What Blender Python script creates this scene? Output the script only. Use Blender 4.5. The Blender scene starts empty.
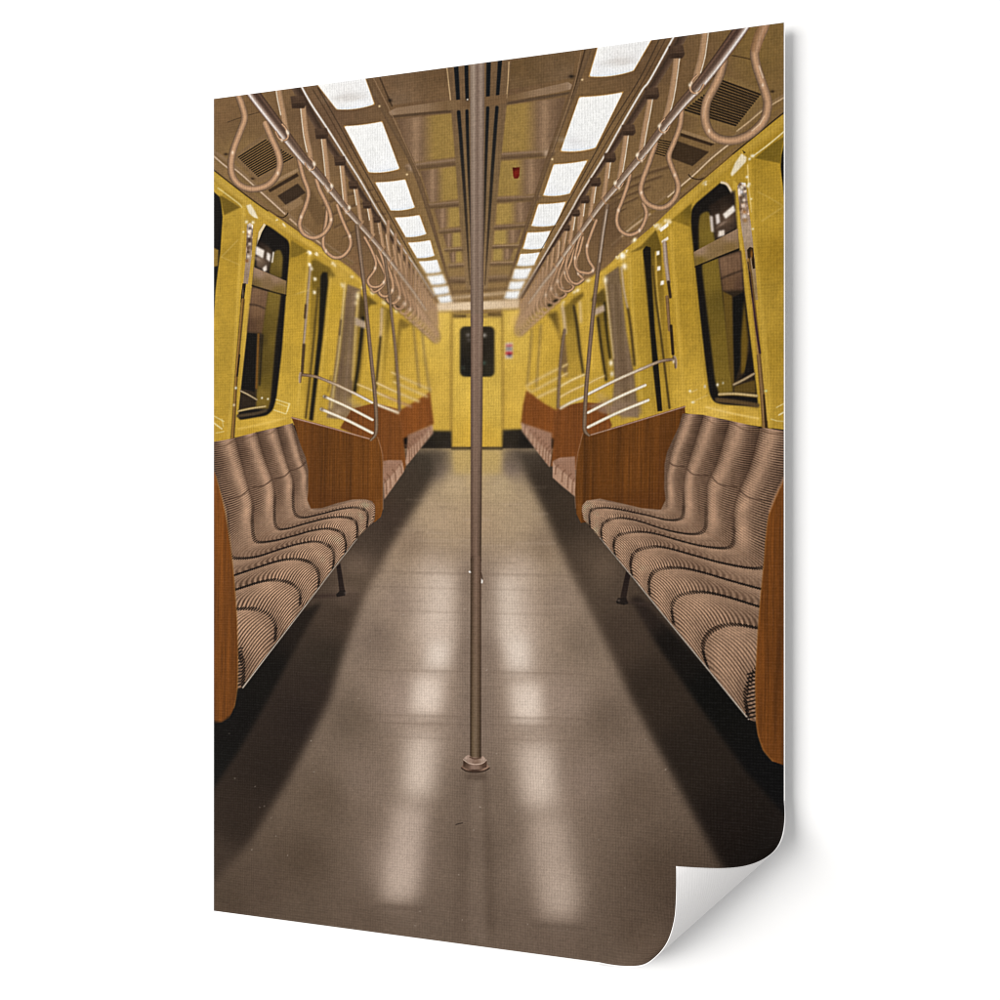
# A close-up of one object: a tall canvas-textured poster hung a little in front of a white wall,
# its lower right corner curling forward. The print shows an empty underground carriage.
WORLD, KEY, KSX, KSY = .53, 555., 4.2, 4.2        # light levels
INK_SCALE = .79                                 # reflectance of unprinted-white ink
# ---------------------------------------------------------------- the printed picture
# Pigment of the print, worked out by drawing shapes in "proof" coordinates
# (x right, y down, 1 unit = about 1 mm on the sheet). Nothing here is a light or a shade
# in the scene: it is ink, and stays put on the paper whatever lights it.
import numpy as np, math
X0, Y0, X1, Y1, S = 206, 12, 794, 1000, 2
NW, NH = (X1-X0)*S, (Y1-Y0)*S
IMG = np.zeros((NH, NW, 3), np.float32)
IDM = np.zeros((NH, NW), np.int32)
IDS = ['']
VP = (476.0, 385.0)
AR = np.asarray

def idx(name):
    if name not in IDS: IDS.append(name)
    return IDS.index(name)

def box(xs, ys, pad):
    a = max(0, int((min(xs)-pad-X0)*S)); b = min(NW, int((max(xs)+pad-X0)*S)+2)
    c = max(0, int((min(ys)-pad-Y0)*S)); d = min(NH, int((max(ys)+pad-Y0)*S)+2)
    return a, b, c, d

def grid(bb):
    a, b, c, d = bb
    return np.meshgrid((np.arange(a, b)+.5)/S+X0, (np.arange(c, d)+.5)/S+Y0)

def blur(M, s):
    if s <= 0.2: return M
    if s > 6:
        w = max(1, int(s*1.2)); M = np.pad(M, 3*w, mode='edge')
        for ax in (0, 1):
            for _ in range(3):
                C = np.cumsum(M, axis=ax, dtype=np.float64)
                hi = np.take(C, np.clip(np.arange(M.shape[ax])+w, 0, M.shape[ax]-1), axis=ax)
                lo = np.take(C, np.clip(np.arange(M.shape[ax])-w-1, 0, M.shape[ax]-1), axis=ax)
                M = ((hi-lo)/(2*w+1)).astype(np.float32)
        return M[3*w:-3*w, 3*w:-3*w]
    r = int(3*s)+1; k = np.exp(-.5*(np.arange(-r, r+1)/s)**2); k /= k.sum()
    for ax in (0, 1):
        pw = [(0, 0), (0, 0)]; pw[ax] = (r, r)
        P = np.pad(M, pw, mode='edge'); O = np.zeros_like(M); n = M.shape[ax]
        for i, kk in enumerate(k):
            O += kk*(P[i:i+n] if ax == 0 else P[:, i:i+n])
        M = O
    return M

def cover(poly, bb):
    """exact-ish area coverage of a simple polygon on the lattice"""
    a, b, c, d = bb; K = 4
    X = (AR(poly, float)[:, 0]-X0)*S-a; Y = ((AR(poly, float)[:, 1]-Y0)*S-c)*K
    C = np.zeros(((d-c)*K, b-a), np.float32); cols = np.arange(b-a, dtype=np.float32)
    for i in range(len(X)):
        x1, y1, x2, y2 = X[i], Y[i], X[(i+1) % len(X)], Y[(i+1) % len(X)]
        if y1 == y2: continue
        sg = 1. if y2 > y1 else -1.
        if sg < 0: x1, y1, x2, y2 = x2, y2, x1, y1
        r0 = max(0, int(math.ceil(y1-.5))); r1 = min(len(C), int(math.ceil(y2-.5)))
        if r1 <= r0: continue
        xe = (x1+(np.arange(r0, r1)+.5-y1)*(x2-x1)/(y2-y1)).astype(np.float32)
        C[r0:r1] += sg*np.clip(xe[:, None]-cols[None], 0, 1)
    return np.clip(np.abs(C.reshape(d-c, K, b-a).mean(1)), 0, 1)

def rnd(poly, r, n=4):
    P = AR(poly, float); o = []
    for i in range(len(P)):
        a, b, c = P[i-1], P[i], P[(i+1) % len(P)]
        u = a-b; v = c-b; lu, lv = np.hypot(*u), np.hypot(*v); d = min(r, lu*.45, lv*.45)
        p, q = b+u/lu*d, b+v/lv*d
        for t in np.linspace(0, 1, n+1): o.append(p*(1-t)**2+2*b*t*(1-t)+q*t*t)
    return AR(o)

def spline(p, n=8, closed=False):
    p = AR(p, float); N = len(p); out = []
    for i in range(N if closed else N-1):
        g = lambda j: p[(i+j) % N] if closed else p[min(max(i+j, 0), N-1)]
        a, b, c, d = g(-1), g(0), g(1), g(2)
        for t in np.arange(n)/n:
            out.append(.5*((2*b)+(c-a)*t+(2*a-5*b+4*c-d)*t*t+(3*b-a-3*c+d)*t**3))
    if not closed: out.append(p[-1])
    return AR(out)

def h2(ix, iy, seed):
    v = np.sin(ix*127.1+iy*311.7+seed*74.7)*43758.5453
    return v-np.floor(v)

def noise(x, y, sx, sy, seed=0):
    x = x/sx; y = y/sy; ix = np.floor(x); iy = np.floor(y); fx = x-ix; fy = y-iy
    fx = fx*fx*(3-2*fx); fy = fy*fy*(3-2*fy)
    return ((h2(ix, iy, seed)*(1-fx)+h2(ix+1, iy, seed)*fx)*(1-fy)+(h2(ix, iy+1, seed)*(1-fx)+h2(ix+1, iy+1, seed)*fx)*fy)*2-1

def idw(pts, gx, gy, p=2.5):
    W = 0; C = 0
    for x, y, c in pts:
        w = 1/((gx-x)**2+(gy-y)**2+4)**(p/2)
        W = W+w; C = C+w[..., None]*AR(c, float)
    return C/W[..., None]

def colour(col, gx, gy):
    if callable(col): return col(gx, gy)
    if isinstance(col, list): return idw(col, gx, gy)
    return np.broadcast_to(AR(col, float), gx.shape+(3,))

def paint(bb, A, C, name=None, thr=.5):
    a, b, c, d = bb
    IMG[c:d, a:b] = IMG[c:d, a:b]*(1-A[..., None])+C*A[..., None]
    if name:
        IDM[c:d, a:b][A > thr] = idx(name)

def F(poly, col, b=.5, name=None, alpha=1., smooth=False, grain=0., thr=.5):
    """fill a polygon; b = softness of its edge"""
    if smooth: poly = spline(poly, 8, True)
    poly = AR(poly, float); bb = box(poly[:, 0], poly[:, 1], 3*b+1)
    if bb[1] <= bb[0] or bb[3] <= bb[2]: return
    gx, gy = grid(bb)
    A = blur(cover(poly, bb), max(b-.18, 0)*S)
    C = colour(col, gx, gy)
    if grain: C = C*(1+grain*noise(gx, gy, 2.5, 2.5, 3)+grain*noise(gx, gy, 9, 9, 5))[..., None]
    paint(bb, A*alpha, C, name, thr*alpha)

def L(pts, w, prof, b=.4, name=None, alpha=1., smooth=True, prof2=None, n=8):
    """stroke along pts; w width or widths; prof colours across from n=-1 to n=+1 (left of travel)"""
    pts = AR(pts, float); ws = np.full(len(pts), w, float) if np.isscalar(w) else AR(w, float)
    q = np.c_[pts, ws]
    q = spline(q, n) if (smooth and len(pts) > 2) else q
    wm = q[:, 2].max()
    bb = box(q[:, 0], q[:, 1], wm/2+2+2*b)
    if bb[1] <= bb[0] or bb[3] <= bb[2]: return
    gx, gy = grid(bb)
    D = np.full(gx.shape, 1e9); N = np.zeros(gx.shape); T = np.zeros(gx.shape); H = np.ones(gx.shape)
    seg = np.hypot(*(q[1:, :2]-q[:-1, :2]).T); tot = seg.sum()+1e-9; acc = 0
    for i in range(len(q)-1):
        (xa, ya, wa), (xb, yb, wb) = q[i], q[i+1]; l = seg[i]
        if l < 1e-6: continue
        pad = wm/2+2+2*b
        s0 = box((xa, xb), (ya, yb), pad)
        ia, ib, ic, idd = s0[0]-bb[0], s0[1]-bb[0], s0[2]-bb[2], s0[3]-bb[2]
        ia = max(ia, 0); ic = max(ic, 0)
        px = gx[ic:idd, ia:ib]-xa; py = gy[ic:idd, ia:ib]-ya
        ux, uy = (xb-xa)/l, (yb-ya)/l
        t = np.clip(px*ux+py*uy, 0, l)
        d = np.hypot(px-t*ux, py-t*uy)
        m = d < D[ic:idd, ia:ib]
        D[ic:idd, ia:ib][m] = d[m]
        N[ic:idd, ia:ib][m] = (uy*px-ux*py)[m]
        T[ic:idd, ia:ib][m] = ((acc+t)/tot)[m]
        H[ic:idd, ia:ib][m] = ((wa+(wb-wa)*t/l)/2)[m]
        acc += l
    A = np.clip((H-D)*S+.5, 0, 1).astype(np.float32)*np.clip(H*2*S, 0, 1)
    A = blur(A.astype(np.float32), b*S)
    def pc(pr):
        if not isinstance(pr, list): return np.broadcast_to(AR(pr, float), gx.shape+(3,))
        xs = np.linspace(-1, 1, len(pr)); v = np.clip(N/np.maximum(H, .05), -1, 1)
        return np.stack([np.interp(v, xs, [c[k] for c in pr]) for k in range(3)], -1)
    C = pc(prof)
    if prof2 is not None: C = C*(1-T[..., None])+pc(prof2)*T[..., None]
    paint(bb, A*alpha, C, name, .45*alpha)

def G(x, y, sx, sy, col, alpha, rot=0.):
    """soft patch of lighter or darker ink"""
    m = 3*max(sx, sy); bb = box((x-m, x+m), (y-m, y+m), 0)
    if bb[1] <= bb[0] or bb[3] <= bb[2]: return
    gx, gy = grid(bb); c, s = math.cos(rot), math.sin(rot)
    u = (gx-x)*c+(gy-y)*s; v = -(gx-x)*s+(gy-y)*c
    paint(bb, alpha*np.exp(-.5*((u/sx)**2+(v/sy)**2)), AR(col, float))

# --- colours of the print
YEL = (190, 154, 52); YEL_B = (208, 172, 70); YEL_D = (150, 118, 36); OLIVE = (112, 90, 26)
BLACK = (22, 19, 16); BROWN = (104, 80, 58); TAN = (172, 136, 102); CREAM = (228, 218, 196)
WOOD = (112, 66, 26)

def wood(base, seed=1, amp=1.):
    def f(gx, gy):
        n = .10*noise(gx+.02*gy, gy, 1.6, 60, seed)+.10*noise(gx, gy, 5, 160, seed+1)+.05*noise(gx, gy, .9, 22, seed+2)+.07*noise(gx, gy, 16, 300, seed+3)
        v = (1+amp*n)
        return AR(base, float)*np.stack([v, v*1.0+.02*n, v*.98-.1*n], -1)
    return f

# ================= ceiling
CE = 'printed_ceiling'
F([(206, 10), (794, 10), (794, 112), (606, 268), (520, 322), (436, 324), (362, 290), (206, 168)],
  [(225, 110, (110, 84, 57)), (300, 190, (114, 89, 61)), (240, 150, (118, 93, 61)), (330, 120, (97, 74, 55)), (420, 90, (97, 74, 53)), (500, 75, (97, 74, 53)),
   (440, 200, (118, 93, 61)), (430, 260, (135, 110, 69)), (520, 200, (118, 93, 61)), (520, 260, (131, 106, 67)), (650, 60, (95, 72, 50)),
   (700, 60, (103, 79, 53)), (760, 50, (110, 86, 48)), (700, 140, (114, 89, 57)), (640, 200, (114, 89, 59)), (600, 230, (110, 84, 57)), (400, 290, (127, 97, 72)), (370, 260, (114, 86, 61)), (340, 230, (110, 84, 55)), (550, 280, (125, 95, 69))],
  .6, CE, grain=.03)
# ceiling panels between the light strips and the centre vent
def cpanel(q, ca, cb, side):
    q = AR(q, float)
    xl, xr = q[:, 0].min(), q[:, 0].max()
    def col(gx, gy):
        t = np.clip((gx-xl)/(xr-xl), 0, 1)
        if side > 0: t = 1-t
        u = np.clip((t-.38)/.30, 0, 1)[..., None]; u = u*u*(3-2*u)
        sh = (np.exp(-((t-.33)/.07)**2)*24)[..., None]-14*np.exp(-((t-.05)/.1)**2)[..., None]
        return AR(ca, float)*(1-u)+AR(cb, float)*u+sh*AR([1, .88, .75])
    F(q, col, 1., CE, grain=.03)
BR = (112, 88, 68); GOLD = (136, 110, 60)
PB = (98, 76, 54)
F([(381, 78), (452, 66), (453, 97), (392, 105)], [(385, 85, (100, 77, 56)), (440, 75, (92, 70, 48)), (445, 98, (104, 80, 56)), (395, 103, (108, 86, 66))], .5, CE, grain=.04)
F([(507, 62), (577, 50), (572, 78), (507, 90)], [(515, 65, (94, 72, 46)), (570, 55, (98, 76, 52)), (568, 76, (104, 82, 60)), (512, 88, (100, 78, 54))], .5, CE, grain=.04)
cpanel([(396, 119), (454, 113), (456, 157), (412, 163)], BR, GOLD, -1)
cpanel([(420, 171), (457, 166), (458, 199), (430, 203)], BR, (140, 114, 62), -1)
cpanel([(434, 209), (459, 207), (460, 226), (440, 229)], BR, (146, 120, 66), -1)
cpanel([(443, 234), (460, 232), (461, 246), (447, 248)], BR, (150, 125, 70), -1)
cpanel([(449, 252), (461, 251), (462, 262), (451, 263)], BR, (150, 125, 70), -1)
cpanel([(501, 106), (566, 97), (552, 152), (501, 153)], BR, GOLD, 1)
cpanel([(499, 161), (547, 158), (537, 194), (498, 197)], BR, (140, 114, 62), 1)
cpanel([(497, 204), (533, 201), (526, 222), (496, 225)], BR, (146, 120, 66), 1)
cpanel([(495, 231), (522, 229), (517, 243), (494, 245)], BR, (150, 125, 70), 1)
cpanel([(494, 249), (514, 248), (510, 260), (493, 261)], BR, (150, 125, 70), 1)
# cross beams
def beam(a, b, w, lo, hi, bl=.5):
    L([a, b], w, [lo, hi, hi, lo], bl, CE, smooth=False)
F([(384, 114.5), (396, 108), (453, 100), (470, 103.5), (470, 108), (386, 116)], [(388, 114, (140, 116, 96)), (400, 109, (126, 102, 80)), (460, 104, (106, 82, 56))], .5, CE)
L([(386, 117.5), (420, 114), (455, 111)], 2.6, (78, 60, 44), .5, CE)
F([(486, 99), (508, 96), (568, 82), (577, 88), (560, 92), (500, 103), (486, 104)], [(575, 88, (146, 122, 102)), (562, 90, (126, 102, 80)), (500, 100, (108, 84, 58))], .5, CE)
L([(500, 104.5), (540, 98), (575, 92)], 2.6, (80, 62, 46), .5, CE)
for (a, b, w, hi) in [((408, 167), (462, 161), 5, (128, 104, 84)), ((428, 206), (462, 203), 4, (124, 100, 80)), ((440, 231.5), (463, 229.5), 3, (124, 100, 80)), ((446, 250), (464, 249), 2.6, (140, 116, 92)), ((450, 266), (465, 265), 3, (150, 124, 98)), ((452, 280), (466, 280), 5, (132, 108, 84)),
                      ((486, 157), (552, 152.5), 5, (128, 104, 84)), ((486, 200), (538, 197.5), 4, (124, 100, 80)), ((486, 228), (526, 225.5), 3, (124, 100, 80)), ((486, 247), (518, 246), 2.6, (140, 116, 92)), ((485, 264), (512, 263), 3, (150, 124, 98)), ((485, 279), (506, 278), 5, (132, 108, 84))]:
    L([a, b], w*1.35, [(78, 60, 43), (92, 71, 52), (104, 82, 60), hi, (118, 94, 70)], 1., CE, smooth=False)
G(412, 168, 2.5, 2.5, (180, 156, 136), .7); G(547, 153.5, 2.5, 2.5, (186, 162, 142), .75)
# frame lines beside the light strips
L([(369, 80), (390, 121), (418, 178), (455, 303)], [7, 6, 5, 1.5], [(88, 68, 50), (100, 78, 56), (92, 70, 50)], .5, CE)
L([(380, 78), (388, 97), (392, 106)], 1.4, (62, 46, 32), .4, CE); L([(374, 79), (392, 115), (420, 176)], .8, (128, 102, 78), .3, CE)
L([(589, 48), (570, 100), (548, 160), (503, 300)], [7, 6, 5, 1.5], [(92, 70, 50), (100, 78, 56), (88, 68, 50)], .5, CE)
L([(585, 50), (577, 80), (571, 98)], 1.2, (62, 46, 32), .4, CE); L([(581, 52), (573, 90), (552, 152)], .8, (126, 100, 74), .3, CE)
for x, y in ((379.5, 106.3), (407, 174.5), (582.3, 79.8), (552.3, 159.3)): G(x, y, .8, .8, (220, 190, 150), .9)
G(390, 100.5, 1.6, 1.2, (34, 26, 20), .9); G(571.5, 76.5, 2.2, 1.4, (34, 26, 20), .9)
# centre vent with four dark slots
F([(447, 60), (512, 55), (487.5, 290), (466, 290)], [(455, 80, (100, 78, 56)), (500, 75, (100, 78, 56)), (465, 200, (112, 90, 62)), (490, 200, (108, 86, 60)), (476, 280, (124, 100, 72))], .8, CE, grain=.03)
L([(447, 68), (449.5, 90), (450.5, 100)], 1., (176, 148, 112), .3, CE); L([(509, 62), (508, 82), (506.5, 98)], 1., (170, 142, 106), .3, CE)
VS = 'printed_ceiling/printed_vent_slot'
DK = (20, 22, 24)
for a, b, w1, w2 in (((456, 64), (458.2, 100), 4.6, 3.8), ((466.3, 62), (467.2, 99), 4, 3.4), ((488.8, 60), (488, 96), 4.4, 3.8), ((500.2, 58), (497.6, 96), 4.2, 3.4)):
    L([a, b], [w1, w2], DK, .4, VS, smooth=False)
for p, w in (([(458.7, 112), (462, 155), (466, 215), (470, 285)], [3.6, 3.4, 2.6, .8]), ([(467, 111), (468, 150), (470.5, 215), (472.5, 285)], [3.2, 3, 2, .6]),
             ([(487.8, 108), (486.3, 150), (484.3, 215), (482, 285)], [3.2, 3, 2.2, .6]), ([(497, 107.5), (493.8, 150), (489.5, 215), (485, 285)], [3.4, 3.4, 2.6, .8])):
    L(p, w, DK, .5, VS, prof2=(80, 62, 44))
F([(447, 101), (471, 98.5), (471, 108), (448, 110.5)], [(450, 105, (112, 88, 62)), (468, 102, (100, 77, 54))], .5, CE)
F([(485, 97), (507, 94), (506, 103.5), (485, 106)], (104, 80, 56), .5, CE)
G(467.4, 99.5, 1.2, 1.1, (20, 16, 14), .9); G(467.6, 99.6, .6, .6, (250, 230, 205), .95)
# dark grain of the side ceiling (coves)
for p, c, a in (([(214, 120), (262, 100), (300, 100), (300, 130), (240, 140), (214, 150)], (92, 70, 48), .4), ([(640, 150), (700, 70), (720, 80), (668, 160)], (86, 64, 42), .45)):
    F(p, c, 6, None, a)
# far ceiling bands seen through the straps
for k in range(7):
    t = k/6
    L([(318+52*t, 208+58*t), (345+42*t, 196+62*t), (372+36*t, 190+72*t)], 5-3*t, [(124, 98, 70), (80, 60, 42), (100, 78, 54)], .9, None, .75)
    L([(672-70*t, 166+64*t), (640-52*t, 176+66*t), (620-50*t, 186+72*t)], 5-3*t, [(124, 98, 70), (76, 56, 38), (100, 78, 54)], .9, None, .75)
# grilles
def grille(q, n, name):
    F(q, (128, 98, 60), .5, name)
    q = AR(q, float)                       # TL, TR, BR, BL
    for i in range(n):
        t = (i+.5)/n
        a = q[0]*(1-t)+q[3]*t; b = q[1]*(1-t)+q[2]*t
        L([a, b], .62*np.hypot(*(q[3]-q[0]))/n, (34, 26, 18), .25, None, smooth=False)
GR = 'printed_ceiling/printed_air_grille'
F([(232, 157), (265, 133), (300, 156), (259, 183)], (112, 88, 62), .6, CE)
grille([(264.8, 139.3), (294, 158), (258.8, 177), (237.8, 156.5)][3:]+[(264.8, 139.3), (294, 158), (258.8, 177)], 13, GR+'#1')
F([(680, 112), (722, 74), (770, 92), (768, 102), (736, 132)], (114, 90, 56), .7, CE)
grille([(724, 80), (760.6, 93.5), (734.8, 126.5), (684, 111)], 15, GR+'#2')
F([(277.5, 196), (297.8, 183.5), (306, 193), (287, 206.5)], (56, 42, 30), .7, GR+'#3')
F([(268, 190), (297, 173), (299, 176), (270, 192.5)], (52, 38, 26), .6, None)
F([(262, 186), (298, 168), (299, 171), (266, 188)], (136, 110, 82), .5, None)
F([(282, 207), (310, 191), (313, 196), (290, 212)], (128, 102, 74), .7, None)
F([(300, 196), (312, 190), (330, 220), (318, 226)], (98, 75, 50), 1, None)
F([(676, 140.5), (709, 152), (692.5, 166.3), (668, 157)], (58, 43, 28), .7, GR+'#4')
F([(681, 132.5), (715, 143.8), (711, 146), (680, 136)], (50, 36, 24), .6, None)
F([(680, 129), (718, 141), (715, 144), (680, 132.5)], (132, 106, 76), .6, None)
grille([(660, 139), (671, 141), (664, 157), (654, 154)], 7, GR+'#5')
L([(228, 122), (246, 116), (260, 112)], .6, (60, 44, 30), .3); L([(732, 55.5), (745, 58), (752, 60)], .8, (44, 30, 18), .3)
for x, y in ((226, 154.3), (252.5, 178.7), (714.5, 76), (772.5, 91.5)): G(x, y, 1.6, 1., (40, 28, 20), .8)
# cove rails
L([(206, 150), (235.5, 171), (262.5, 195.5), (288, 218), (322, 243.5), (352, 263)], [9, 9, 8, 8, 6, 4], [(118, 94, 60), (108, 84, 56), (124, 100, 76)], .5, CE)
L([(208, 151), (228, 168), (236, 170), (262.5, 193.5), (285, 214)], 1.3, (188, 164, 144), .4, CE); L([(290, 219), (303, 230), (324, 246)], 1.6, (176, 150, 126), .5, CE)
L([(794, 94), (765, 112), (735, 140.5), (697, 172.5), (678, 190), (640, 219), (610, 245)], [10, 10, 9, 8, 7, 6, 4], [(122, 98, 72), (108, 84, 52), (118, 92, 52)], .5, CE)
L([(794, 92), (765, 109), (750, 121), (737, 131)], 1.3, (176, 150, 118), .4); L([(730, 143.5), (712, 158), (695, 174), (678, 188.5), (668, 197)], 1.5, (190, 166, 140), .4); L([(650, 214), (630, 229), (612, 245)], 2., (170, 144, 118), .7)
L([(277, 216), (283, 217.5), (287, 215), (288, 213)], .9, (40, 28, 18), .3); L([(688.5, 174.5), (692, 178), (699, 179.5), (704, 178)], 1.1, (44, 32, 22), .3)
# red fixture
F([(512.5, 167.6), (519.8, 167.3), (519.2, 176), (517.8, 178.6), (514.2, 178.6), (513.2, 176)], [(514, 168, (70, 16, 10)), (516, 173, (120, 34, 20)), (519, 177, (98, 22, 14))], .5, 'printed_ceiling/printed_red_fixture')

# light panels: TL TR BR BL
LPS = [[(315, 82), (365, 76), (375, 104.5), (336.3, 109.6)], [(343.5, 125.8), (382.2, 121), (400, 169.3), (368.7, 172.8)], [(374.5, 182), (405.5, 178.9), (415.3, 207.8), (390.5, 210.8)],
       [(394, 217.2), (419.8, 214.6), (426.8, 234.2), (405.6, 237.4)], [(407.3, 242.3), (430.6, 239.7), (434.9, 255.8), (416.8, 258.2)], [(417.8, 261), (437.5, 259.2), (441.6, 271.8), (425.8, 273.4)],
       [(425.8, 275.8), (443, 273.7), (447, 283.2), (431, 284.8)], [(431.2, 287), (448.8, 285.3), (450, 292.6), (434.6, 294.8)], [(436.2, 296.8), (451, 294.2), (453, 301.4), (439.8, 302.8)],
       [(597.6, 45), (655, 35), (634, 71), (588.4, 77)], [(579.2, 96.4), (623.8, 91.4), (595.7, 148.4), (560, 151.8)], [(553.3, 163.8), (588.5, 159.6), (570, 194), (542.5, 196)],
       [(538, 203.6), (566.8, 201.2), (556.2, 225.4), (530.8, 226.3)], [(526.9, 232), (551.6, 230.2), (544, 248.3), (522.4, 249)], [(519.8, 253.5), (541, 251.5), (534.7, 265.2), (516.2, 265.9)],
       [(514, 268.4), (533, 267.2), (527.6, 278.8), (511.3, 278.8)], [(509.4, 281.2), (526.6, 280.2), (521.8, 289), (507.4, 289.2)], [(505.3, 291), (521.4, 290), (518.4, 298.4), (503.7, 298.2)]]
for k, q in enumerate(LPS):
    nm = 'printed_ceiling/printed_light_panel'+'#%d' % k
    q = [AR(p, float) for p in q]; sag = .07*np.hypot(*(q[1]-q[0]))
    e = []
    for t in np.linspace(0, 1, 9): e.append(q[0]*(1-t)+q[1]*t+AR([0, sag*.35*4*t*(1-t)]))
    for t in np.linspace(0, 1, 9): e.append(q[2]*(1-t)+q[3]*t+AR([0, sag*.6*4*t*(1-t)]))
    F(e, (170, 132, 78), .5+.5*(k % 9 > 4)*.8)
    c = AR(e).mean(0)
    e2 = rnd(c+(AR(e)-c)*(1-1.3/np.hypot(*(q[2]-q[0]))*1.2), 2.2, 3)
    bot = (q[2]+q[3])/2
    tone = (239, 239, 237) if k % 9 else (233, 231, 229)
    F(e2, [(c[0], c[1], tone), (q[0][0], q[0][1], (243, 242, 239)), (bot[0], bot[1]-1, (236, 237, 239)), ((c[0]+bot[0])/2, (c[1]+bot[1])/2, (238, 238, 237))], .45, nm)
    L((c+(AR(e[9:])-c)*.93)-AR([0, .3]), 1.3, (208, 214, 224), .5, None, .75, smooth=False)
    if k % 9 == 0:
        G(c[0]-2, c[1]+3, 11, 2.2, (198, 192, 186), .55, -.15); G(c[0]+6, c[1]+5, 9, 1.6, (206, 200, 194), .5, -.2)
    elif k == 10: G(bot[0]-4, bot[1]-9, 8, 2, (214, 212, 212), .6, .1)
# rims between strip and rail
L([(318, 88), (334, 116), (372, 184), (404, 242), (437, 303)], [1, 1, .9, .8, .6], (60, 46, 34), .35)
L([(313, 90), (330, 118), (367, 186), (400, 243)], [.8, .8, .7, .6], (64, 48, 34), .35)
L([(662, 34), (640, 78), (608, 130), (574, 192), (540, 252)], [1, 1, .9, .8, .6], (60, 46, 34), .35)
L([(668, 34), (646, 76), (614, 130), (580, 188)], [.8, .8, .7, .6], (64, 48, 34), .35)

# ================= end wall
EW = 'printed_end_wall'
F([(395, 310), (452, 309.5), (452, 434), (395, 434)], [(400, 330, (178, 144, 50)), (425, 340, (206, 172, 72)), (440, 320, (214, 180, 80)), (430, 400, (202, 166, 68)), (448, 420, (196, 160, 62)), (405, 375, (192, 156, 58))], .7, EW, grain=.02)
F([(502, 309), (560, 306), (560, 434), (502, 434)], [(556, 330, (178, 144, 50)), (520, 340, (206, 172, 72)), (510, 320, (214, 180, 80)), (520, 400, (200, 164, 66)), (506, 420, (196, 160, 62)), (548, 370, (192, 156, 58))], .7, EW, grain=.02)
DO = 'printed_end_wall/printed_door'
F([(451.5, 314), (502.5, 314), (502.5, 447.5), (451.5, 447.5)], [(476, 325, (212, 178, 78)), (460, 380, (204, 170, 70)), (495, 400, (206, 172, 72)), (476, 440, (198, 160, 58))], .6, DO, grain=.02)
L([(451.6, 314), (451.2, 446)], 2.2, (138, 108, 46), .8, None, .85); L([(502.4, 314), (502.8, 446)], 2., (138, 108, 46), .8, None, .85)
F([(453, 313.6), (502, 312.6), (502, 318), (453, 318)], (150, 122, 62), .8, None, .8); F([(453, 315), (466, 315), (466, 317.5), (453, 317.5)], (84, 64, 36), .8); F([(488, 313), (502, 312.5), (502, 316), (488, 316)], (96, 74, 40), .8)
F([(436, 303.5), (520, 299.5), (519, 308.5), (436, 311.5)], [(445, 307, (206, 184, 158)), (490, 304, (200, 178, 152)), (515, 304, (196, 172, 144))], .9, CE)
L([(452, 298), (472, 296), (505, 293)], 3, (170, 146, 118), 1); L([(453, 292), (472, 291), (506, 289)], 2, (96, 74, 50), .8); L([(438, 312.3), (519, 309.3)], 1.2, (140, 112, 60), .6)
WN = 'printed_end_wall/printed_door_window'
def rrect(x0, y0, x1, y1, r, n=5):
    o = []
    for cx, cy, a in ((x1-r, y0+r, -90), (x1-r, y1-r, 0), (x0+r, y1-r, 90), (x0+r, y0+r, 180)):
        for i in range(n+1):
            t = math.radians(a+90*i/n); o.append((cx+r*math.cos(t), cy+r*math.sin(t)))
    return o
F(rrect(460, 326.5, 494.6, 376.8, 5), [(465, 335, (46, 40, 30)), (490, 340, (40, 34, 26)), (466, 365, (30, 27, 22)), (488, 370, (44, 38, 28)), (476, 350, (38, 32, 24))], .8, WN)
for x, y, c in ((468, 335, (110, 102, 96)), (484.5, 335.3, (150, 142, 132)), (484, 363, (60, 72, 62)), (469, 340, (74, 66, 60)), (463, 368, (48, 52, 44))): G(x, y, 1.6, 1.6, c, .8)
SG = 'printed_end_wall/printed_notice'
F([(505.4, 343), (512.8, 342.6), (512.6, 358.4), (505.3, 358.6)], (205, 190, 180), .45, SG)
F([(506, 345), (512.3, 344.6), (512.3, 346.2), (506, 346.4)], (170, 40, 44), .4); F([(506, 347.2), (512.3, 347), (512.2, 350.6), (506, 350.8)], (132, 124, 122), .5)
F([(505.6, 352), (512.5, 351.8), (512.4, 354.4), (505.6, 354.6)], (176, 34, 40), .4); F([(507.6, 354.4), (511.6, 354.2), (511.4, 356.4), (507.6, 356.4)], (60, 56, 74), .4)
# side wings and plinths
F([(424, 430.5), (451.5, 431), (451.5, 450), (410, 452)], [(440, 438, (40, 34, 26)), (430, 448, (30, 25, 20)), (448, 445, (44, 37, 30))], .8, 'printed_end_wall/printed_plinth#0')
F([(502.8, 430), (524, 429), (540, 452), (502.8, 450)], [(510, 438, (42, 36, 28)), (525, 446, (26, 22, 18)), (505, 446, (44, 37, 30))], .8, 'printed_end_wall/printed_plinth#1')

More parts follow.
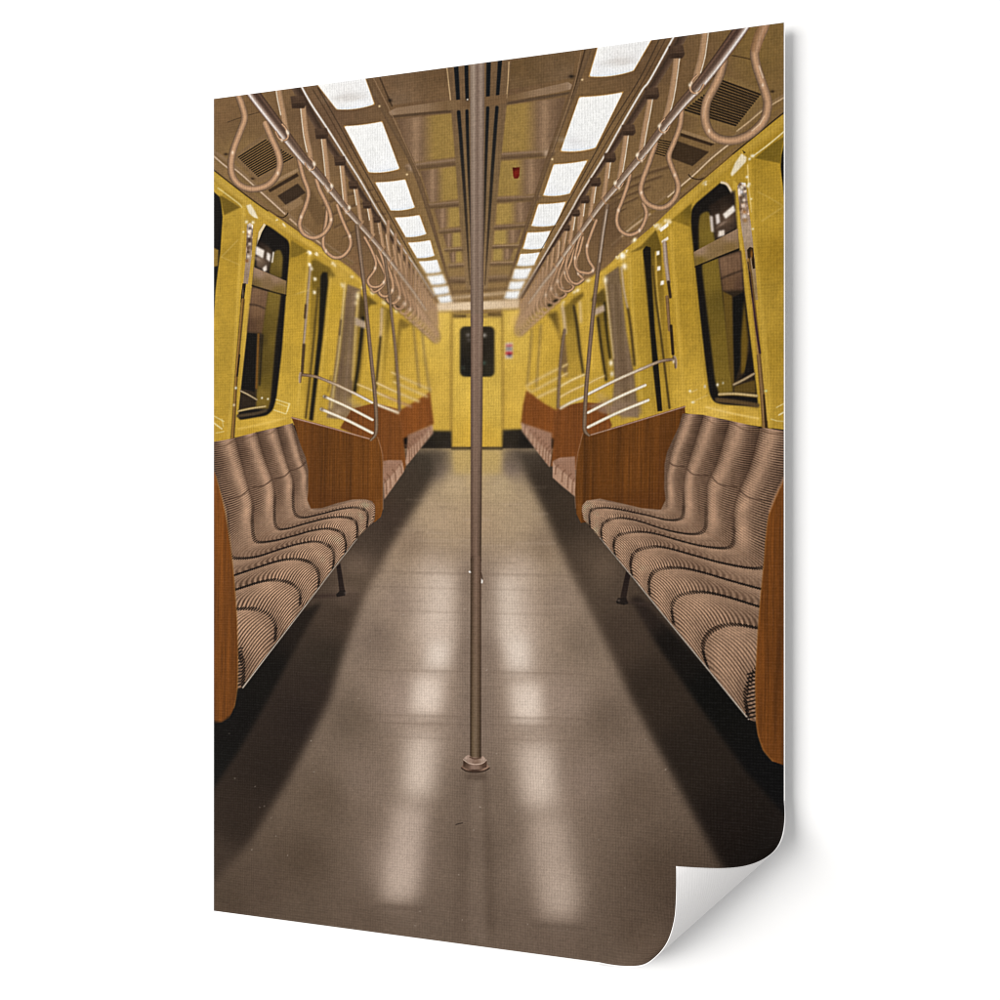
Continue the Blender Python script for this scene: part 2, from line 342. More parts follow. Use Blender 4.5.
# ================= floor
FL = 'printed_floor'
FP = [(476, 453, (172, 148, 96)), (460, 458, (178, 152, 104)), (492, 458, (180, 155, 106)), (476, 480, (184, 158, 119)), (455, 485, (179, 155, 121)), (500, 485, (179, 156, 121)), (438, 470, (120, 103, 88)), (512, 468, (124, 106, 92)),
      (476, 520, (171, 145, 115)), (440, 520, (171, 147, 119)), (515, 520, (166, 143, 115)), (410, 545, (141, 119, 98)), (545, 545, (136, 115, 94)),
      (430, 570, (169, 147, 126)), (520, 570, (171, 149, 128)), (476, 580, (136, 115, 98)), (400, 600, (143, 123, 107)), (560, 600, (141, 121, 104)), (375, 640, (122, 104, 90)), (585, 640, (124, 106, 90)),
      (440, 630, (179, 158, 141)), (510, 630, (177, 156, 139)), (476, 650, (136, 116, 101)), (400, 700, (145, 125, 111)), (560, 700, (145, 125, 110)), (350, 720, (104, 88, 74)), (610, 720, (108, 91, 77)), (476, 720, (132, 113, 99)),
      (370, 780, (122, 104, 90)), (580, 780, (130, 111, 97)), (476, 790, (113, 96, 82)), (320, 800, (96, 80, 66)), (640, 800, (102, 85, 71)), (300, 860, (84, 69, 56)), (260, 890, (84, 69, 57)), (660, 870, (88, 72, 59)),
      (400, 860, (132, 113, 100)), (540, 860, (128, 110, 96)), (476, 850, (100, 84, 71)), (476, 920, (100, 84, 71)), (360, 920, (96, 80, 67)), (560, 930, (106, 89, 76)), (640, 930, (92, 76, 63)), (230, 900, (78, 64, 52)), (430, 930, (104, 88, 75)), (300, 920, (90, 75, 62)), (600, 960, (100, 84, 71)), (700, 920, (70, 56, 46)), (760, 950, (30, 24, 20))]
F([(340, 448.5), (620, 448.5), (794, 560), (794, 1000), (206, 1000), (206, 560)], FP, .6, FL, grain=.012)
F([(451.5, 447), (502.8, 447), (503, 450), (451, 450)], (60, 49, 34), .9)
# shaded floor under the benches
def band(poly, pts, b, al=1.):
    F(poly, pts, b, None, al)
band([(432, 450), (447, 452), (421, 500), (392, 545), (367, 590), (345, 650), (329, 702), (290, 777), (250, 842), (206, 890), (206, 600), (340, 500), (370, 450)],
     [(436, 456, (63, 54, 44)), (410, 490, (62, 51, 41)), (390, 520, (63, 50, 41)), (372, 548, (68, 55, 45)), (355, 580, (82, 67, 54)), (340, 615, (65, 52, 42)), (330, 660, (50, 41, 33)), (300, 720, (41, 32, 27)), (270, 770, (41, 32, 26)), (240, 820, (47, 37, 30)), (215, 860, (62, 50, 41)), (345, 600, (80, 65, 54)), (320, 690, (47, 37, 31))], 3.2)
band([(206, 720), (240, 688), (300, 611), (322, 602), (300, 640), (268, 700), (238, 752), (206, 800)], [(300, 625, (34, 27, 22)), (270, 680, (20, 17, 14)), (235, 720, (18, 15, 13)), (215, 770, (20, 18, 16))], 2.4)
band([(506, 450), (580, 450), (640, 500), (794, 620), (794, 990), (755, 940), (717, 858), (675, 780), (633, 702), (600, 630), (569, 568), (540, 503), (519, 462)],
     [(516, 456, (68, 58, 48)), (540, 488, (54, 44, 35)), (560, 520, (57, 46, 36)), (585, 560, (75, 61, 49)), (600, 592, (78, 64, 52)), (620, 640, (67, 54, 44)), (650, 690, (49, 39, 31)), (690, 760, (39, 31, 25)), (730, 830, (31, 24, 20)), (770, 850, (24, 19, 16)), (770, 920, (18, 14, 12))], 3.2)
band([(630, 598), (640, 596), (757, 722), (794, 760), (794, 826), (745, 770), (697, 703), (655, 642)], [(645, 615, (41, 32, 27)), (670, 650, (22, 18, 15)), (710, 700, (14, 13, 11)), (770, 790, (14, 13, 13))], 2.4)
G(360, 565, 14, 10, (120, 100, 84), .55); G(350, 590, 10, 5, (104, 86, 72), .5); G(604, 566, 12, 14, (112, 93, 76), .5)
G(322, 596, 16, 1.6, (56, 42, 36), .75, -.05); G(642, 604, 16, 1.6, (54, 42, 36), .75, .1)
F([(452, 449.5), (502, 449.5), (501, 474), (454, 474)], (188, 158, 92), 2.5, None, .55)
F([(430, 452), (451, 450), (452, 468), (434, 472)], (98, 84, 70), 2.5, None, .5); F([(503, 450), (520, 452), (524, 470), (504, 466)], (98, 84, 72), 2.5, None, .5)
F([(418, 560), (456, 556), (452, 700), (424, 800), (392, 900), (376, 900), (400, 740)], (182, 162, 146), 10, None, .45); F([(494, 556), (530, 560), (552, 740), (584, 910), (560, 915), (528, 800), (500, 680)], (182, 162, 146), 10, None, .45)
_r2 = np.random.RandomState(12)
for _ in range(46):
    y = _r2.uniform(470, 690); x = _r2.uniform(400, 550); l = _r2.uniform(10, 34)*(y-380)/200; v = _r2.choice([-1, 1])
    L([(x-l, y), (x, y+.4), (x+l, y+.2)], _r2.uniform(1, 2.6), (186, 164, 144) if v > 0 else (112, 94, 80), 1., None, _r2.uniform(.10, .26))
# mirror streaks of the light strips in the floor
def streak(x0, x1, y0, y1, lean, col, al, b=5):
    F([(x0+lean, y0), (x1+lean, y0), (x1, y1), (x0, y1)], col, b, None, al)
streak(418, 452, 572, 640, 6, (218, 200, 184), .55, 8); streak(498, 528, 572, 640, -4, (218, 200, 184), .55, 8)
streak(424, 448, 640, 670, 4, (230, 215, 201), .8, 5.5); streak(507, 532, 636, 672, -4, (228, 213, 199), .8, 5.5)
streak(410, 440, 676, 714, 5, (222, 204, 188), .82, 4.8); streak(513, 543, 682, 722, -4, (222, 204, 188), .82, 4.8)
streak(404, 433, 734, 797, 6, (214, 195, 179), .76, 7); streak(523, 556, 745, 806, -6, (214, 195, 179), .76, 7)
streak(384, 416, 806, 900, 12, (194, 174, 159), .7, 6); streak(541, 576, 816, 918, -12, (186, 166, 150), .64, 6.5); G(401, 880, 12, 16, (196, 176, 160), .35); G(560, 895, 13, 16, (196, 176, 160), .35); G(428, 696, 8, 12, (226, 208, 194), .4); G(529, 702, 8, 12, (226, 210, 196), .4); G(417, 768, 8, 20, (216, 198, 182), .3); G(541, 776, 9, 20, (216, 198, 182), .3)
streak(430, 450, 575, 625, 3, (216, 198, 182), .4, 5); streak(499, 518, 580, 640, -3, (216, 200, 184), .45, 5)
F([(375, 903), (425, 907), (425, 912), (375, 908)], (96, 80, 68), 2, None, .6); F([(532, 922), (584, 926), (584, 931), (532, 927)], (94, 79, 67), 2, None, .6)
for y, al in ((573, .35), (588, .2), (612, .2), (671, .35), (716, .35), (724, .3), (738, .2)):
    L([(372-y*.02, y-2), (430, y), (470, y+1)], 1.6, (108, 90, 76), 1., None, al); L([(484, y+1), (530, y+2), (582, y+3)], 1.6, (108, 90, 76), 1., None, al)
G(476, 700, 12, 90, (112, 95, 82), .45); G(466, 640, 6, 60, (118, 101, 88), .5); G(490, 650, 7, 60, (118, 101, 88), .4)
F([(470, 772), (482, 772), (487, 945), (468, 940)], (128, 110, 96), 2.5, None, .35); F([(483, 776), (488, 776), (496, 930), (487, 930)], (82, 67, 55), 3, None, .4)
F([(462, 772), (470, 772), (466, 940), (452, 938)], (92, 76, 64), 4, None, .35)
_r = np.random.RandomState(4)
for _ in range(60):
    x, y = _r.uniform(225, 690), _r.uniform(600, 945)
    if y < 690 and (x < 370 or x > 590): continue
    v = _r.uniform(150, 215); G(x, y, _r.uniform(.35, .8), _r.uniform(.3, .55), (v, v*.93, v*.86), _r.uniform(.1, .45), _r.uniform(-.5, .5))
L([(456, 824.5), (459, 823.6), (462.5, 823)], .8, (40, 32, 28), .3)

# ================= side walls
WL = 'printed_side_wall#left'; WR = 'printed_side_wall#right'
ytopL = [(206, 164), (214, 171), (249, 198), (285, 222.5), (322, 248), (350, 268), (368, 286), (380, 297.5), (400, 312), (420, 324)]
F(ytopL+[(421, 400), (380, 440), (294, 425), (206, 446)],
  [(235, 260, (182, 146, 46)), (230, 380, (190, 154, 52)), (236, 430, (190, 152, 50)), (225, 190, (196, 160, 56)), (280, 218, (188, 152, 54)), (300, 250, (168, 134, 40)), (296, 330, (188, 152, 50)), (290, 410, (200, 164, 60)), (330, 300, (180, 146, 46)), (318, 380, (184, 150, 50)), (337, 330, (188, 152, 52)), (372, 340, (188, 152, 52)), (388, 340, (198, 162, 60)), (345, 264, (186, 152, 60)), (400, 350, (188, 152, 54)), (415, 360, (196, 160, 62))],
  .5, WL, grain=.02)
ytopR = [(794, 106), (774.6, 121), (742.7, 146.6), (728.4, 160), (680, 200), (656, 223.5), (620, 253.5), (606, 268), (575, 287), (563, 297), (545, 311), (530, 322)]
F(ytopR+[(528, 400), (590, 440), (684, 413), (740, 424), (794, 431)],
  [(762, 220, (186, 150, 48)), (780, 250, (164, 129, 36)), (764, 320, (190, 153, 52)), (780, 350, (172, 137, 42)), (770, 410, (186, 150, 50)), (782, 400, (178, 142, 46)), (765, 140, (176, 140, 40)), (700, 200, (186, 150, 50)), (690, 300, (180, 144, 44)), (700, 400, (206, 168, 62)), (740, 415, (208, 170, 66)), (665, 330, (176, 140, 44)), (635, 300, (180, 145, 46)), (640, 380, (184, 150, 50)), (590, 310, (184, 150, 52)), (570, 330, (194, 158, 60)), (560, 350, (186, 150, 52)), (540, 350, (196, 160, 60)), (600, 290, (190, 155, 60))],
  .5, WR, grain=.02)
# upper yellow rail, lighter
L([(206, 170), (249, 204), (285, 228), (322, 253), (350, 273), (368, 290)], [8, 9, 8, 6, 5, 4], [(176, 142, 52), (204, 168, 70), (186, 152, 54)], .7, None, .8)
L([(794, 113), (774.6, 128), (742, 153), (700, 189), (656, 230), (620, 260), (590, 282)], [11, 11, 10, 9, 8, 6, 4], [(186, 150, 52), (200, 164, 64), (178, 142, 46)], .7, None, .75)
L([(206, 164), (249, 197.5), (268, 211)], 1.1, (46, 33, 18), .35); L([(268, 209.5), (285, 221), (300, 232)], .8, (80, 58, 30), .4)
L([(794, 105), (774.6, 120), (742.7, 146), (733, 154)], 1.2, (40, 28, 16), .35); L([(733, 154), (700, 182), (680, 198.5)], .9, (84, 60, 30), .4)
_q = np.random.RandomState(8)
for x, y, r in ((284, 225, 1.5), (277, 219.5, 1.), (310, 253, 2.4), (317, 254, 1.8), (334, 264, 2), (344, 286, 2.3), (352, 277, 1.4), (372, 292.5, 2.), (384, 302, 2), (363, 288, 1.5), (396, 311, 1.8),
                (668, 222.5, 3), (659.5, 226.5, 3), (655.5, 226, 1.6), (634, 241, 2.2), (622.5, 255.5, 2.2), (627, 251, 1.4), (617, 257.5, 1.6), (704, 183, 2), (588.5, 280, 1.8), (577.5, 290, 2.2), (563, 303, 1.6), (574, 292, 1.4)):
    G(x, y, r*.9, r*.55, (236, 216, 168), .6, -.75 if x > 476 else .65)
    for _ in range(3): G(x+_q.uniform(-1, 1)*r, y+_q.uniform(-1, 1)*r, r*_q.uniform(.3, .6), r*_q.uniform(.25, .5), (246, 234, 204), .55, -.75 if x > 476 else .65)

def specks(pts, w=.8, c=(242, 232, 180), a=.85, b=.3):
    a = a*.8; b = max(b, .42)
    L(pts, w, c, b, None, a, smooth=False)

def chrome(pts, yend):
    def f(gx, gy):
        k = np.clip((yend-gy)/8, 0, 1)[..., None]
        n = noise(gx, gy, 3.2, 3.6, 41)+.45*noise(gx, gy, 1.6, 2.0, 42)
        return np.clip(idw(pts, gx, gy)*(1+(.34*k+.05)*n[..., None])+40*k*np.clip(n[..., None]*3-1.6, 0, 1), 24, 246)
    return f
# --- left wall, near
F([(206, 185), (221, 198), (222.6, 217), (220.5, 250), (215.6, 290), (213, 330), (206, 330)], (24, 21, 18), .6, 'printed_side_wall#left/printed_window#0')
F([(213, 247.5), (218.5, 250), (218, 266), (213, 267)], (132, 104, 44), .7)
F([(219.5, 196), (224, 196), (242, 206.5), (224, 215.5)], (118, 94, 28), .9)
F([(225, 190), (243, 203), (241, 208), (222, 196)], (172, 138, 46), .7)
L([(218, 188), (238, 203), (242, 207.5)], 1.3, (232, 212, 140), .4, None, .8)
specks([(221.5, 257), (238, 240)], 1., (206, 176, 96), .7, .5); specks([(221.5, 257), (240, 265)], 1., (206, 176, 96), .6, .5)
L([(244, 206), (242.5, 235), (239.5, 270), (236, 330), (231, 400), (228, 438)], [3, 3, 3, 2.5, 2, 2], (210, 174, 72), .9, None, .7)
F([(246.3, 205.5), (250.7, 204.2), (255, 211), (258.4, 218.9), (254, 217.8), (249, 213)], (242, 230, 196), .8)
F([(246.5, 214), (257, 219), (254, 262), (250, 310), (242, 366), (236, 430), (232.5, 438), (241, 300), (245, 250)], [(252, 225, (186, 150, 56)), (248, 320, (196, 160, 58)), (238, 400, (190, 154, 52))], .6)
CH = 'printed_side_wall#left/printed_latch'
F([(247, 224.5), (250, 222.8), (253.2, 225), (251.8, 256), (248, 284), (243.3, 284), (246, 258)], chrome([(250, 226, (206, 188, 168)), (249, 240, (112, 90, 72)), (249, 258, (162, 140, 116)), (246, 276, (146, 124, 102))], 262), .45, CH)
for x, y, c, r in ((250, 228.5, (70, 52, 40), 1.4), (250.5, 231, (224, 206, 190), 1), (249, 236.5, (226, 212, 196), 1.1), (249.5, 240, (78, 58, 44), 1.3), (249.8, 244, (206, 188, 170), 1.2), (248.2, 248, (90, 68, 52), 1.3), (248, 252, (70, 50, 36), 1.1), (248.4, 256.5, (214, 198, 182), 1.2), (247, 261, (128, 84, 44), 1.2), (246.6, 222, (244, 234, 200), 1.2), (253, 222.5, (244, 234, 200), 1.2), (243.5, 232, (240, 224, 170), .8)):
    G(x, y, r, r, c, .9)
F([(242.6, 283.5), (246.2, 283.3), (244, 301.5), (240.8, 302.5), (241, 297)], (40, 30, 20), .4); G(243, 293, .5, 4, (150, 126, 96), .6)
L([(243, 300), (239.5, 340), (236.5, 375), (234.5, 410), (232.8, 439)], [3.6, 3.4, 3, 3.2, 4.2], [(72, 54, 30), (150, 112, 52), (104, 76, 36), (66, 48, 24)], .4, CH)
L([(239.6, 355), (237.3, 376)], 1.6, (46, 32, 20), .3); G(236, 388, .9, 1, (216, 214, 190), .9); G(234, 405, .9, 1, (220, 200, 160), .8)
L([(250.5, 302), (246.5, 340), (242.5, 375), (238, 420), (236, 437)], [4, 3.6, 3.2, 2.4, 2], (204, 168, 66), .5, None, .9)
# window with its dark rubber frame
W1 = 'printed_side_wall#left/printed_window#1'
wf = [(264, 223.5), (272, 228), (289, 240.7), (290, 250), (286.5, 290), (282, 350), (276.5, 398), (273, 410), (267, 415.5), (237.8, 420.5), (243, 372), (250.7, 306), (254.2, 266), (257, 241.8), (259.5, 231)]
F(rnd(wf, 5), (24, 20, 17), .8, W1)
F([(264, 223.3), (266, 225), (262, 232), (259, 240), (256.6, 246), (258.6, 232)], (226, 204, 160), .5, None, .9)
F([(258, 240), (268, 246), (273, 252), (268, 275), (256, 266)], [(260, 242, (40, 30, 24)), (260, 262, (104, 84, 68)), (270, 256, (64, 50, 38)), (266, 272, (58, 46, 36))], 1.3)
F(rnd([(275, 250.6), (280.4, 249.5), (283, 257), (281.7, 279), (269, 274), (271, 262)], 3), [(276, 256, (104, 85, 36)), (281, 262, (115, 94, 39)), (274, 275, (93, 75, 30))], 1., W1)
F([(256, 246), (264.5, 250.5), (263, 258.5), (255.5, 254)], (228, 218, 206), 1.0); F([(267, 252), (270.8, 254.5), (270, 262), (266.4, 259)], (222, 212, 202), 1.0)
F([(262.5, 268), (266.5, 265), (267, 270), (264, 272.5)], (228, 216, 204), 1.0); L([(273.5, 252.5), (272.3, 262)], 1.6, (206, 194, 178), .5); G(258, 259, 3, 1.5, (150, 128, 108), .8, .5)
F([(253.6, 281), (268.5, 287), (281.5, 290), (276, 335), (269.5, 409), (240, 410), (247, 335)], (46, 36, 26), .8, W1)
F([(252, 287), (268.5, 290.5), (266, 312), (263.8, 333.5), (247.5, 332), (249, 310)], [(255, 292, (122, 92, 66)), (262, 300, (110, 82, 60)), (252, 325, (84, 60, 42)), (262, 325, (96, 70, 46)), (258, 310, (118, 88, 62))], 1.3)
for x, w in ((254, .7), (257.5, .6), (261, .8), (264, .6)): L([(x+1, 290), (x-2.5, 330)], w, (80, 58, 42), .6, None, .4)
L([(250, 304.5), (257, 305.3), (266, 309)], 1.3, (44, 32, 24), .7, None, .8)
F([(268.5, 290), (281.2, 291), (279, 312), (276, 336), (270.5, 400), (268, 409), (256, 408), (258, 370), (262, 335)], [(275, 295, (115, 94, 39)), (272, 340, (106, 86, 32)), (262, 395, (118, 95, 36)), (268, 380, (97, 79, 28)), (264, 340, (77, 62, 25)), (260, 370, (82, 66, 25))], 1.1)
F([(247.5, 333), (257, 334), (254.5, 392), (241.5, 388.5)], (22, 19, 16), .6); L([(258.5, 334), (256.5, 388)], 2., (112, 76, 28), .6); L([(262.5, 335), (259.5, 385)], 1.8, (36, 28, 18), .8)
F([(241, 391), (256.5, 400), (252, 406), (239.5, 409)], (44, 34, 24), .6); L([(240.8, 391), (248, 394.5), (256.6, 399.5)], 2., [(120, 100, 70), (168, 150, 118), (100, 80, 56)], .35)
L([(238.6, 411), (250, 408.6), (265, 406.3)], 2.4, [(150, 128, 84), (182, 160, 110), (120, 98, 52)], .45); L([(238, 416), (256, 413.5), (266, 410.5)], 3, (72, 58, 40), .7)
F([(253.8, 267), (286.5, 281), (286, 294.8), (266, 289), (252.2, 285)], [(260, 273, (150, 122, 100)), (275, 279, (140, 112, 88)), (256, 284, (108, 86, 48)), (278, 291, (112, 90, 44)), (268, 283, (124, 98, 66))], .5, W1)
L([(252.2, 285.6), (266, 290.2), (286, 295.4)], 1.2, (34, 26, 16), .4)
# sill
F([(236, 421.5), (267, 417), (277, 409), (291, 410), (292, 424), (258, 432), (235, 437.5)], [(245, 424, (204, 166, 58)), (270, 420, (216, 178, 70)), (285, 416, (208, 170, 64)), (250, 433, (190, 152, 48)), (285, 422, (196, 158, 54))], .7)
L([(238, 429), (262, 424), (286, 418)], 1.6, (232, 196, 96), .8, None, .8)
specks([(276, 399.5), (290, 404), (286, 414), (274, 410)], .9); specks([(277, 403), (288, 407)], .6); specks([(289, 403.5), (287.5, 411)], .8)
specks([(214, 416), (224, 421.5)], .9); specks([(214, 423), (222, 429)], 1.3, (246, 240, 200)); specks([(216, 433), (224, 431.5)], .7); specks([(222, 419), (223.5, 427)], .6)
G(262, 398, .8, .8, (220, 214, 196), .8); G(268, 399, .8, .8, (214, 206, 180), .8)
# --- left wall, second bay
F([(312, 260), (330, 268), (328, 300), (321, 360), (313.5, 421), (303, 418), (309, 350), (311, 300)], [(322, 272, (104, 83, 27)), (320, 310, (146, 117, 38)), (314, 360, (166, 133, 44)), (308, 410, (178, 144, 50))], .8, None, .95)
F([(357, 292), (366, 298), (365, 340), (359, 392), (352, 392), (357, 340)], (140, 112, 40), .9, None, .9); F([(381, 306), (392, 310), (388, 345), (384, 390), (375, 388), (380, 340)], [(386, 314, (118, 95, 34)), (381, 350, (164, 133, 48)), (379, 385, (176, 142, 52))], 1, None, .85)
F([(291, 240), (308, 251), (296, 257), (289.8, 258)], (122, 98, 30), .9, None, .9)
L([(309.6, 254), (307.5, 275), (303.5, 340), (298, 405)], [3, 3, 2.6, 2], (212, 176, 74), .8, None, .75)
L([(310.5, 266), (308.3, 290), (305, 330), (303.5, 346)], [3, 2.8, 2.6, 2.2], [(96, 76, 56), (172, 152, 130), (150, 126, 100)], .4, 'printed_side_wall#left/printed_latch#1')
L([(305.8, 305), (304.8, 318)], 2., (72, 52, 30), .4); L([(304, 345), (302, 374)], [3, 2.6], [(52, 38, 22), (86, 64, 40), (46, 34, 20)], .4)
for x, y in ((310, 252.7), (309.5, 264.5), (315, 279), (314.5, 292.3), (312, 268.5)):
    F([(x-1.6, y-1.8), (x+1.3, y-1.2), (x+1.7, y+1.4), (x-.9, y+2)], (246, 238, 218), .7)
F([(314, 258), (330, 268), (336, 276), (328, 280), (320, 276), (312, 268)], (112, 90, 30), 1.1, None, .85)
F([(320.6, 276), (323, 272), (327.4, 272.5), (328, 282), (322.5, 340), (317, 385), (313, 421), (309, 420), (314, 375), (318.6, 330)], (28, 24, 17), .55, 'printed_side_wall#left/printed_door_seal')
L([(318.3, 288), (315, 325), (312.3, 356), (305.8, 418)], [1.8, 2, 2, 2], (78, 62, 26), .5)
L([(330.5, 277), (326, 330), (316, 420)], [2.2, 2, 2], (206, 170, 72), .7, None, .6)
G(303, 292, 5, .7, (214, 184, 104), .6, -.3)
# third bay and onwards, softer
F([(347.4, 284), (361, 289.5), (357.5, 330), (353, 385), (350.5, 420), (326.5, 418), (333, 378), (340.8, 318)], [(354, 292, (122, 98, 72)), (348, 330, (110, 89, 64)), (342, 370, (110, 88, 64)), (335, 410, (134, 110, 78)), (352, 360, (120, 97, 68))], .8, 'printed_side_wall#left/printed_door', grain=.03)
for x0, x1, c in ((350, 337, (96, 75, 58)), (354, 344, (136, 112, 92)), (357, 349, (100, 78, 60))): L([(x0, 292), ((x0+x1)/2, 350), (x1, 410)], 1.8, c, .9, None, .6)
for x, y, r, c in ((334, 402, 3, (150, 128, 98)), (342, 408, 4, (124, 100, 76)), (338, 412, 3, (164, 140, 110)), (349, 406, 4, (150, 126, 98)), (358, 408, 4, (140, 116, 88)), (352, 400, 3, (176, 148, 80))): G(x, y, r, r*.8, c, .7)
L([(345, 284), (342.5, 315), (338, 360), (331, 408)], [2.6, 2.4, 2, 1.8], [(176, 148, 90), (214, 190, 130), (180, 146, 60)], .7)
L([(341, 320), (339.5, 335)], 1.5, (70, 52, 34), .5); L([(331, 376), (328, 392)], 1, (96, 74, 40), .6)
L([(358.6, 292), (356, 325), (352.5, 380)], [2.4, 2.2, 1.6], (204, 172, 92), .8); G(357.4, 296, 1.5, 2.4, (238, 220, 180), .9); G(356, 303, 1.2, 1.6, (226, 204, 160), .8)
F([(360.5, 294), (366, 304), (365, 325), (360.5, 325), (358.8, 318)], (76, 60, 28), .9)
L([(363.2, 318), (360.8, 342), (358, 368), (354.5, 392)], [3.6, 3.4, 3, 3], (30, 25, 17), .7, 'printed_side_wall#left/printed_door_seal#1')
F([(355, 317), (366, 322), (366, 329), (355, 325)], (172, 150, 126), .9)
F([(366, 294), (378, 304), (370, 305), (368, 311)], (96, 76, 26), 1.)
L([(382, 309), (381.3, 330), (380.5, 337)], 2.8, (196, 168, 128), .8); L([(380.8, 337), (378.6, 360), (376, 388)], [2.2, 2.2, 2], (44, 35, 22), .7)
L([(385, 310), (383, 340), (379, 388)], 2.5, (214, 178, 80), 1., None, .7)
L([(400.8, 321), (398.5, 340), (395, 380)], [3, 2.2, 1.6], (112, 88, 34), 1.); F([(400, 318), (412, 325), (402, 330)], (126, 100, 38), 1.2)

# --- right wall, near
F([(794, 134), (784.6, 142), (781, 156), (780.5, 167), (784, 196), (786, 230), (794, 232)], (22, 19, 17), .5, 'printed_side_wall#right/printed_window#0')
F([(754.8, 158.3), (773.5, 143), (784.5, 136.5), (782, 150), (780.8, 163.5)], (124, 100, 28), .7)
L([(754, 155.5), (768, 145), (786, 130)], 1.4, (240, 224, 170), .35, None, .85); G(752.5, 156, 1.5, 1.2, (250, 244, 220), .9); G(749.5, 159, 1, 1, (250, 244, 220), .9)
F([(730.6, 174), (735, 163), (741.6, 153.5), (746.6, 157.3), (746, 161.8), (738, 170.5), (731.9, 176.6)], (240, 227, 192), .8)
F([(742, 150), (746, 152.5), (744, 153.6)], (60, 44, 22), .4)
specks([(758, 192), (770, 198), (783, 206)], 1.2, (204, 172, 84), .7, .5); specks([(783, 207), (762, 221)], 1.6, (202, 170, 84), .7, .6)
L([(749, 163), (751, 190), (753, 230), (757.5, 275), (763, 330), (768, 390), (770, 430)], [3.2, 3.4, 4, 4.5, 5, 5, 4], (206, 168, 62), 1., None, .75)
L([(747.5, 165), (748.8, 186), (751.5, 212)], [1.2, 1.2, 1], (236, 206, 130), .4, None, .8)
F([(733, 180), (737.5, 183), (737, 190), (742, 240), (750, 300), (758, 370), (764, 424), (759.5, 425), (752, 352), (744, 290), (738, 232), (733, 195)], [(736, 200, (206, 170, 62)), (745, 290, (200, 162, 56)), (757, 390, (196, 158, 52))], .45)
CR = 'printed_side_wall#right/printed_latch'
F([(737.4, 186), (740.5, 182.5), (745.6, 183), (747.5, 200), (751, 225), (755, 262), (758, 300), (752.5, 300), (746.5, 262), (741, 225)], chrome([(741, 186, (206, 184, 162)), (742, 205, (130, 106, 86)), (746, 230, (168, 145, 122)), (750, 260, (152, 127, 98)), (755, 290, (148, 121, 78))], 222), .45, CR)
for x, y, c, r in ((740.5, 184.5, (110, 84, 60), 1.4), (742, 187.5, (240, 226, 206), 1.3), (741, 192, (222, 216, 216), 1.6), (745, 189, (92, 70, 52), 1.2), (741, 198, (92, 68, 50), 1.3), (744, 200, (226, 208, 190), 1.2), (743.5, 206, (222, 204, 190), 1.3), (741, 209, (100, 76, 58), 1.4), (744.5, 212, (150, 104, 60), 1.3), (744.5, 216.5, (220, 208, 198), 1.6), (745, 220.5, (150, 112, 70), 1.6), (748, 186, (246, 238, 214), 1.3), (749.2, 184, (250, 240, 210), 1), (747, 177, (248, 240, 214), 1), (751.2, 199, (246, 232, 180), .8), (752.8, 229, (236, 226, 190), .8)):
    G(x, y, r, r, c, .9)
F([(747, 250), (750, 246.8), (753.2, 248), (755.2, 268.5), (752.6, 269), (751.2, 256), (750, 259.5), (748, 259.8)], (46, 32, 16), .4); G(751.6, 254, .8, 3, (150, 96, 34), .8)
L([(748.5, 260), (753, 300), (757.5, 340), (763, 400), (765, 428)], [3.8, 4, 4, 5, 6], [(150, 116, 48), (150, 116, 66), (112, 82, 40), (86, 62, 28)], .4, CR)
L([(749.6, 272), (753.4, 305), (756.5, 330), (760, 353)], [1.4, 1.6, 2, 2], (58, 36, 40), .35); L([(748, 262), (752, 297)], .9, (40, 28, 18), .35)
L([(758.5, 356), (762, 395), (764, 428)], [3.6, 4, 3], [(98, 70, 34), (140, 108, 66), (92, 66, 34)], .4); L([(764, 395), (766.2, 428)], 2, (52, 36, 18), .4)
G(765.7, 391, 1, .9, (200, 226, 190), .9); L([(761.5, 355), (768, 420)], [1.5, 1.5], (214, 176, 74), .5, None, .7)
W2 = 'printed_side_wall#right/printed_window#1'
F(rnd([(721.5, 181.7), (728, 184.5), (733, 195), (737.3, 232), (744, 290), (752, 352), (758.5, 407), (722, 404.5), (713.4, 402), (709, 393), (705.6, 366), (699.5, 311), (694.5, 262), (690.3, 222), (690.5, 212), (695, 204)], 6), (24, 20, 17), .8, W2)
L([(721.5, 182.5), (727, 184.5), (731.5, 192), (733.5, 198)], 2.4, (226, 204, 168), .5)
F(rnd([(700, 214), (709, 210.5), (713, 228), (716, 246), (699, 258), (698.7, 224)], 4), [(703, 220, (111, 90, 34)), (708, 235, (118, 97, 36)), (702, 250, (104, 84, 30))], 1.1, W2)
F([(709, 206), (735, 190), (737, 228), (716, 240), (712, 222)], [(715, 205, (40, 30, 23)), (732, 196, (34, 26, 20)), (728, 220, (92, 72, 56)), (714, 228, (70, 54, 42)), (734, 226, (60, 46, 36))], 1.4, W2)
F([(722.8, 214.3), (733.6, 205), (735.3, 211), (725.5, 219)], (232, 222, 210), 1.0); F([(715.4, 214.8), (719, 213.6), (720.2, 222.6), (716.4, 224.7)], (214, 202, 194), 1.0)
F([(709.5, 215.6), (712.7, 216.5), (713.8, 232.5), (711, 231.5)], (200, 186, 176), 1.0); F([(718.6, 231), (724.5, 229.8), (724.5, 235.6), (718, 237)], (224, 210, 196), 1.0); G(722, 224, 4, 1.2, (150, 126, 108), .7, -.6)
F([(702, 262), (718.5, 257), (722.6, 292), (728, 340), (733.5, 392), (719, 394), (715, 380), (709, 328), (702.4, 272)], [(708, 280, (120, 98, 36)), (718, 340, (113, 91, 32)), (726, 385, (118, 95, 34)), (722, 300, (97, 79, 28)), (712, 330, (104, 84, 30))], 1.1, W2)
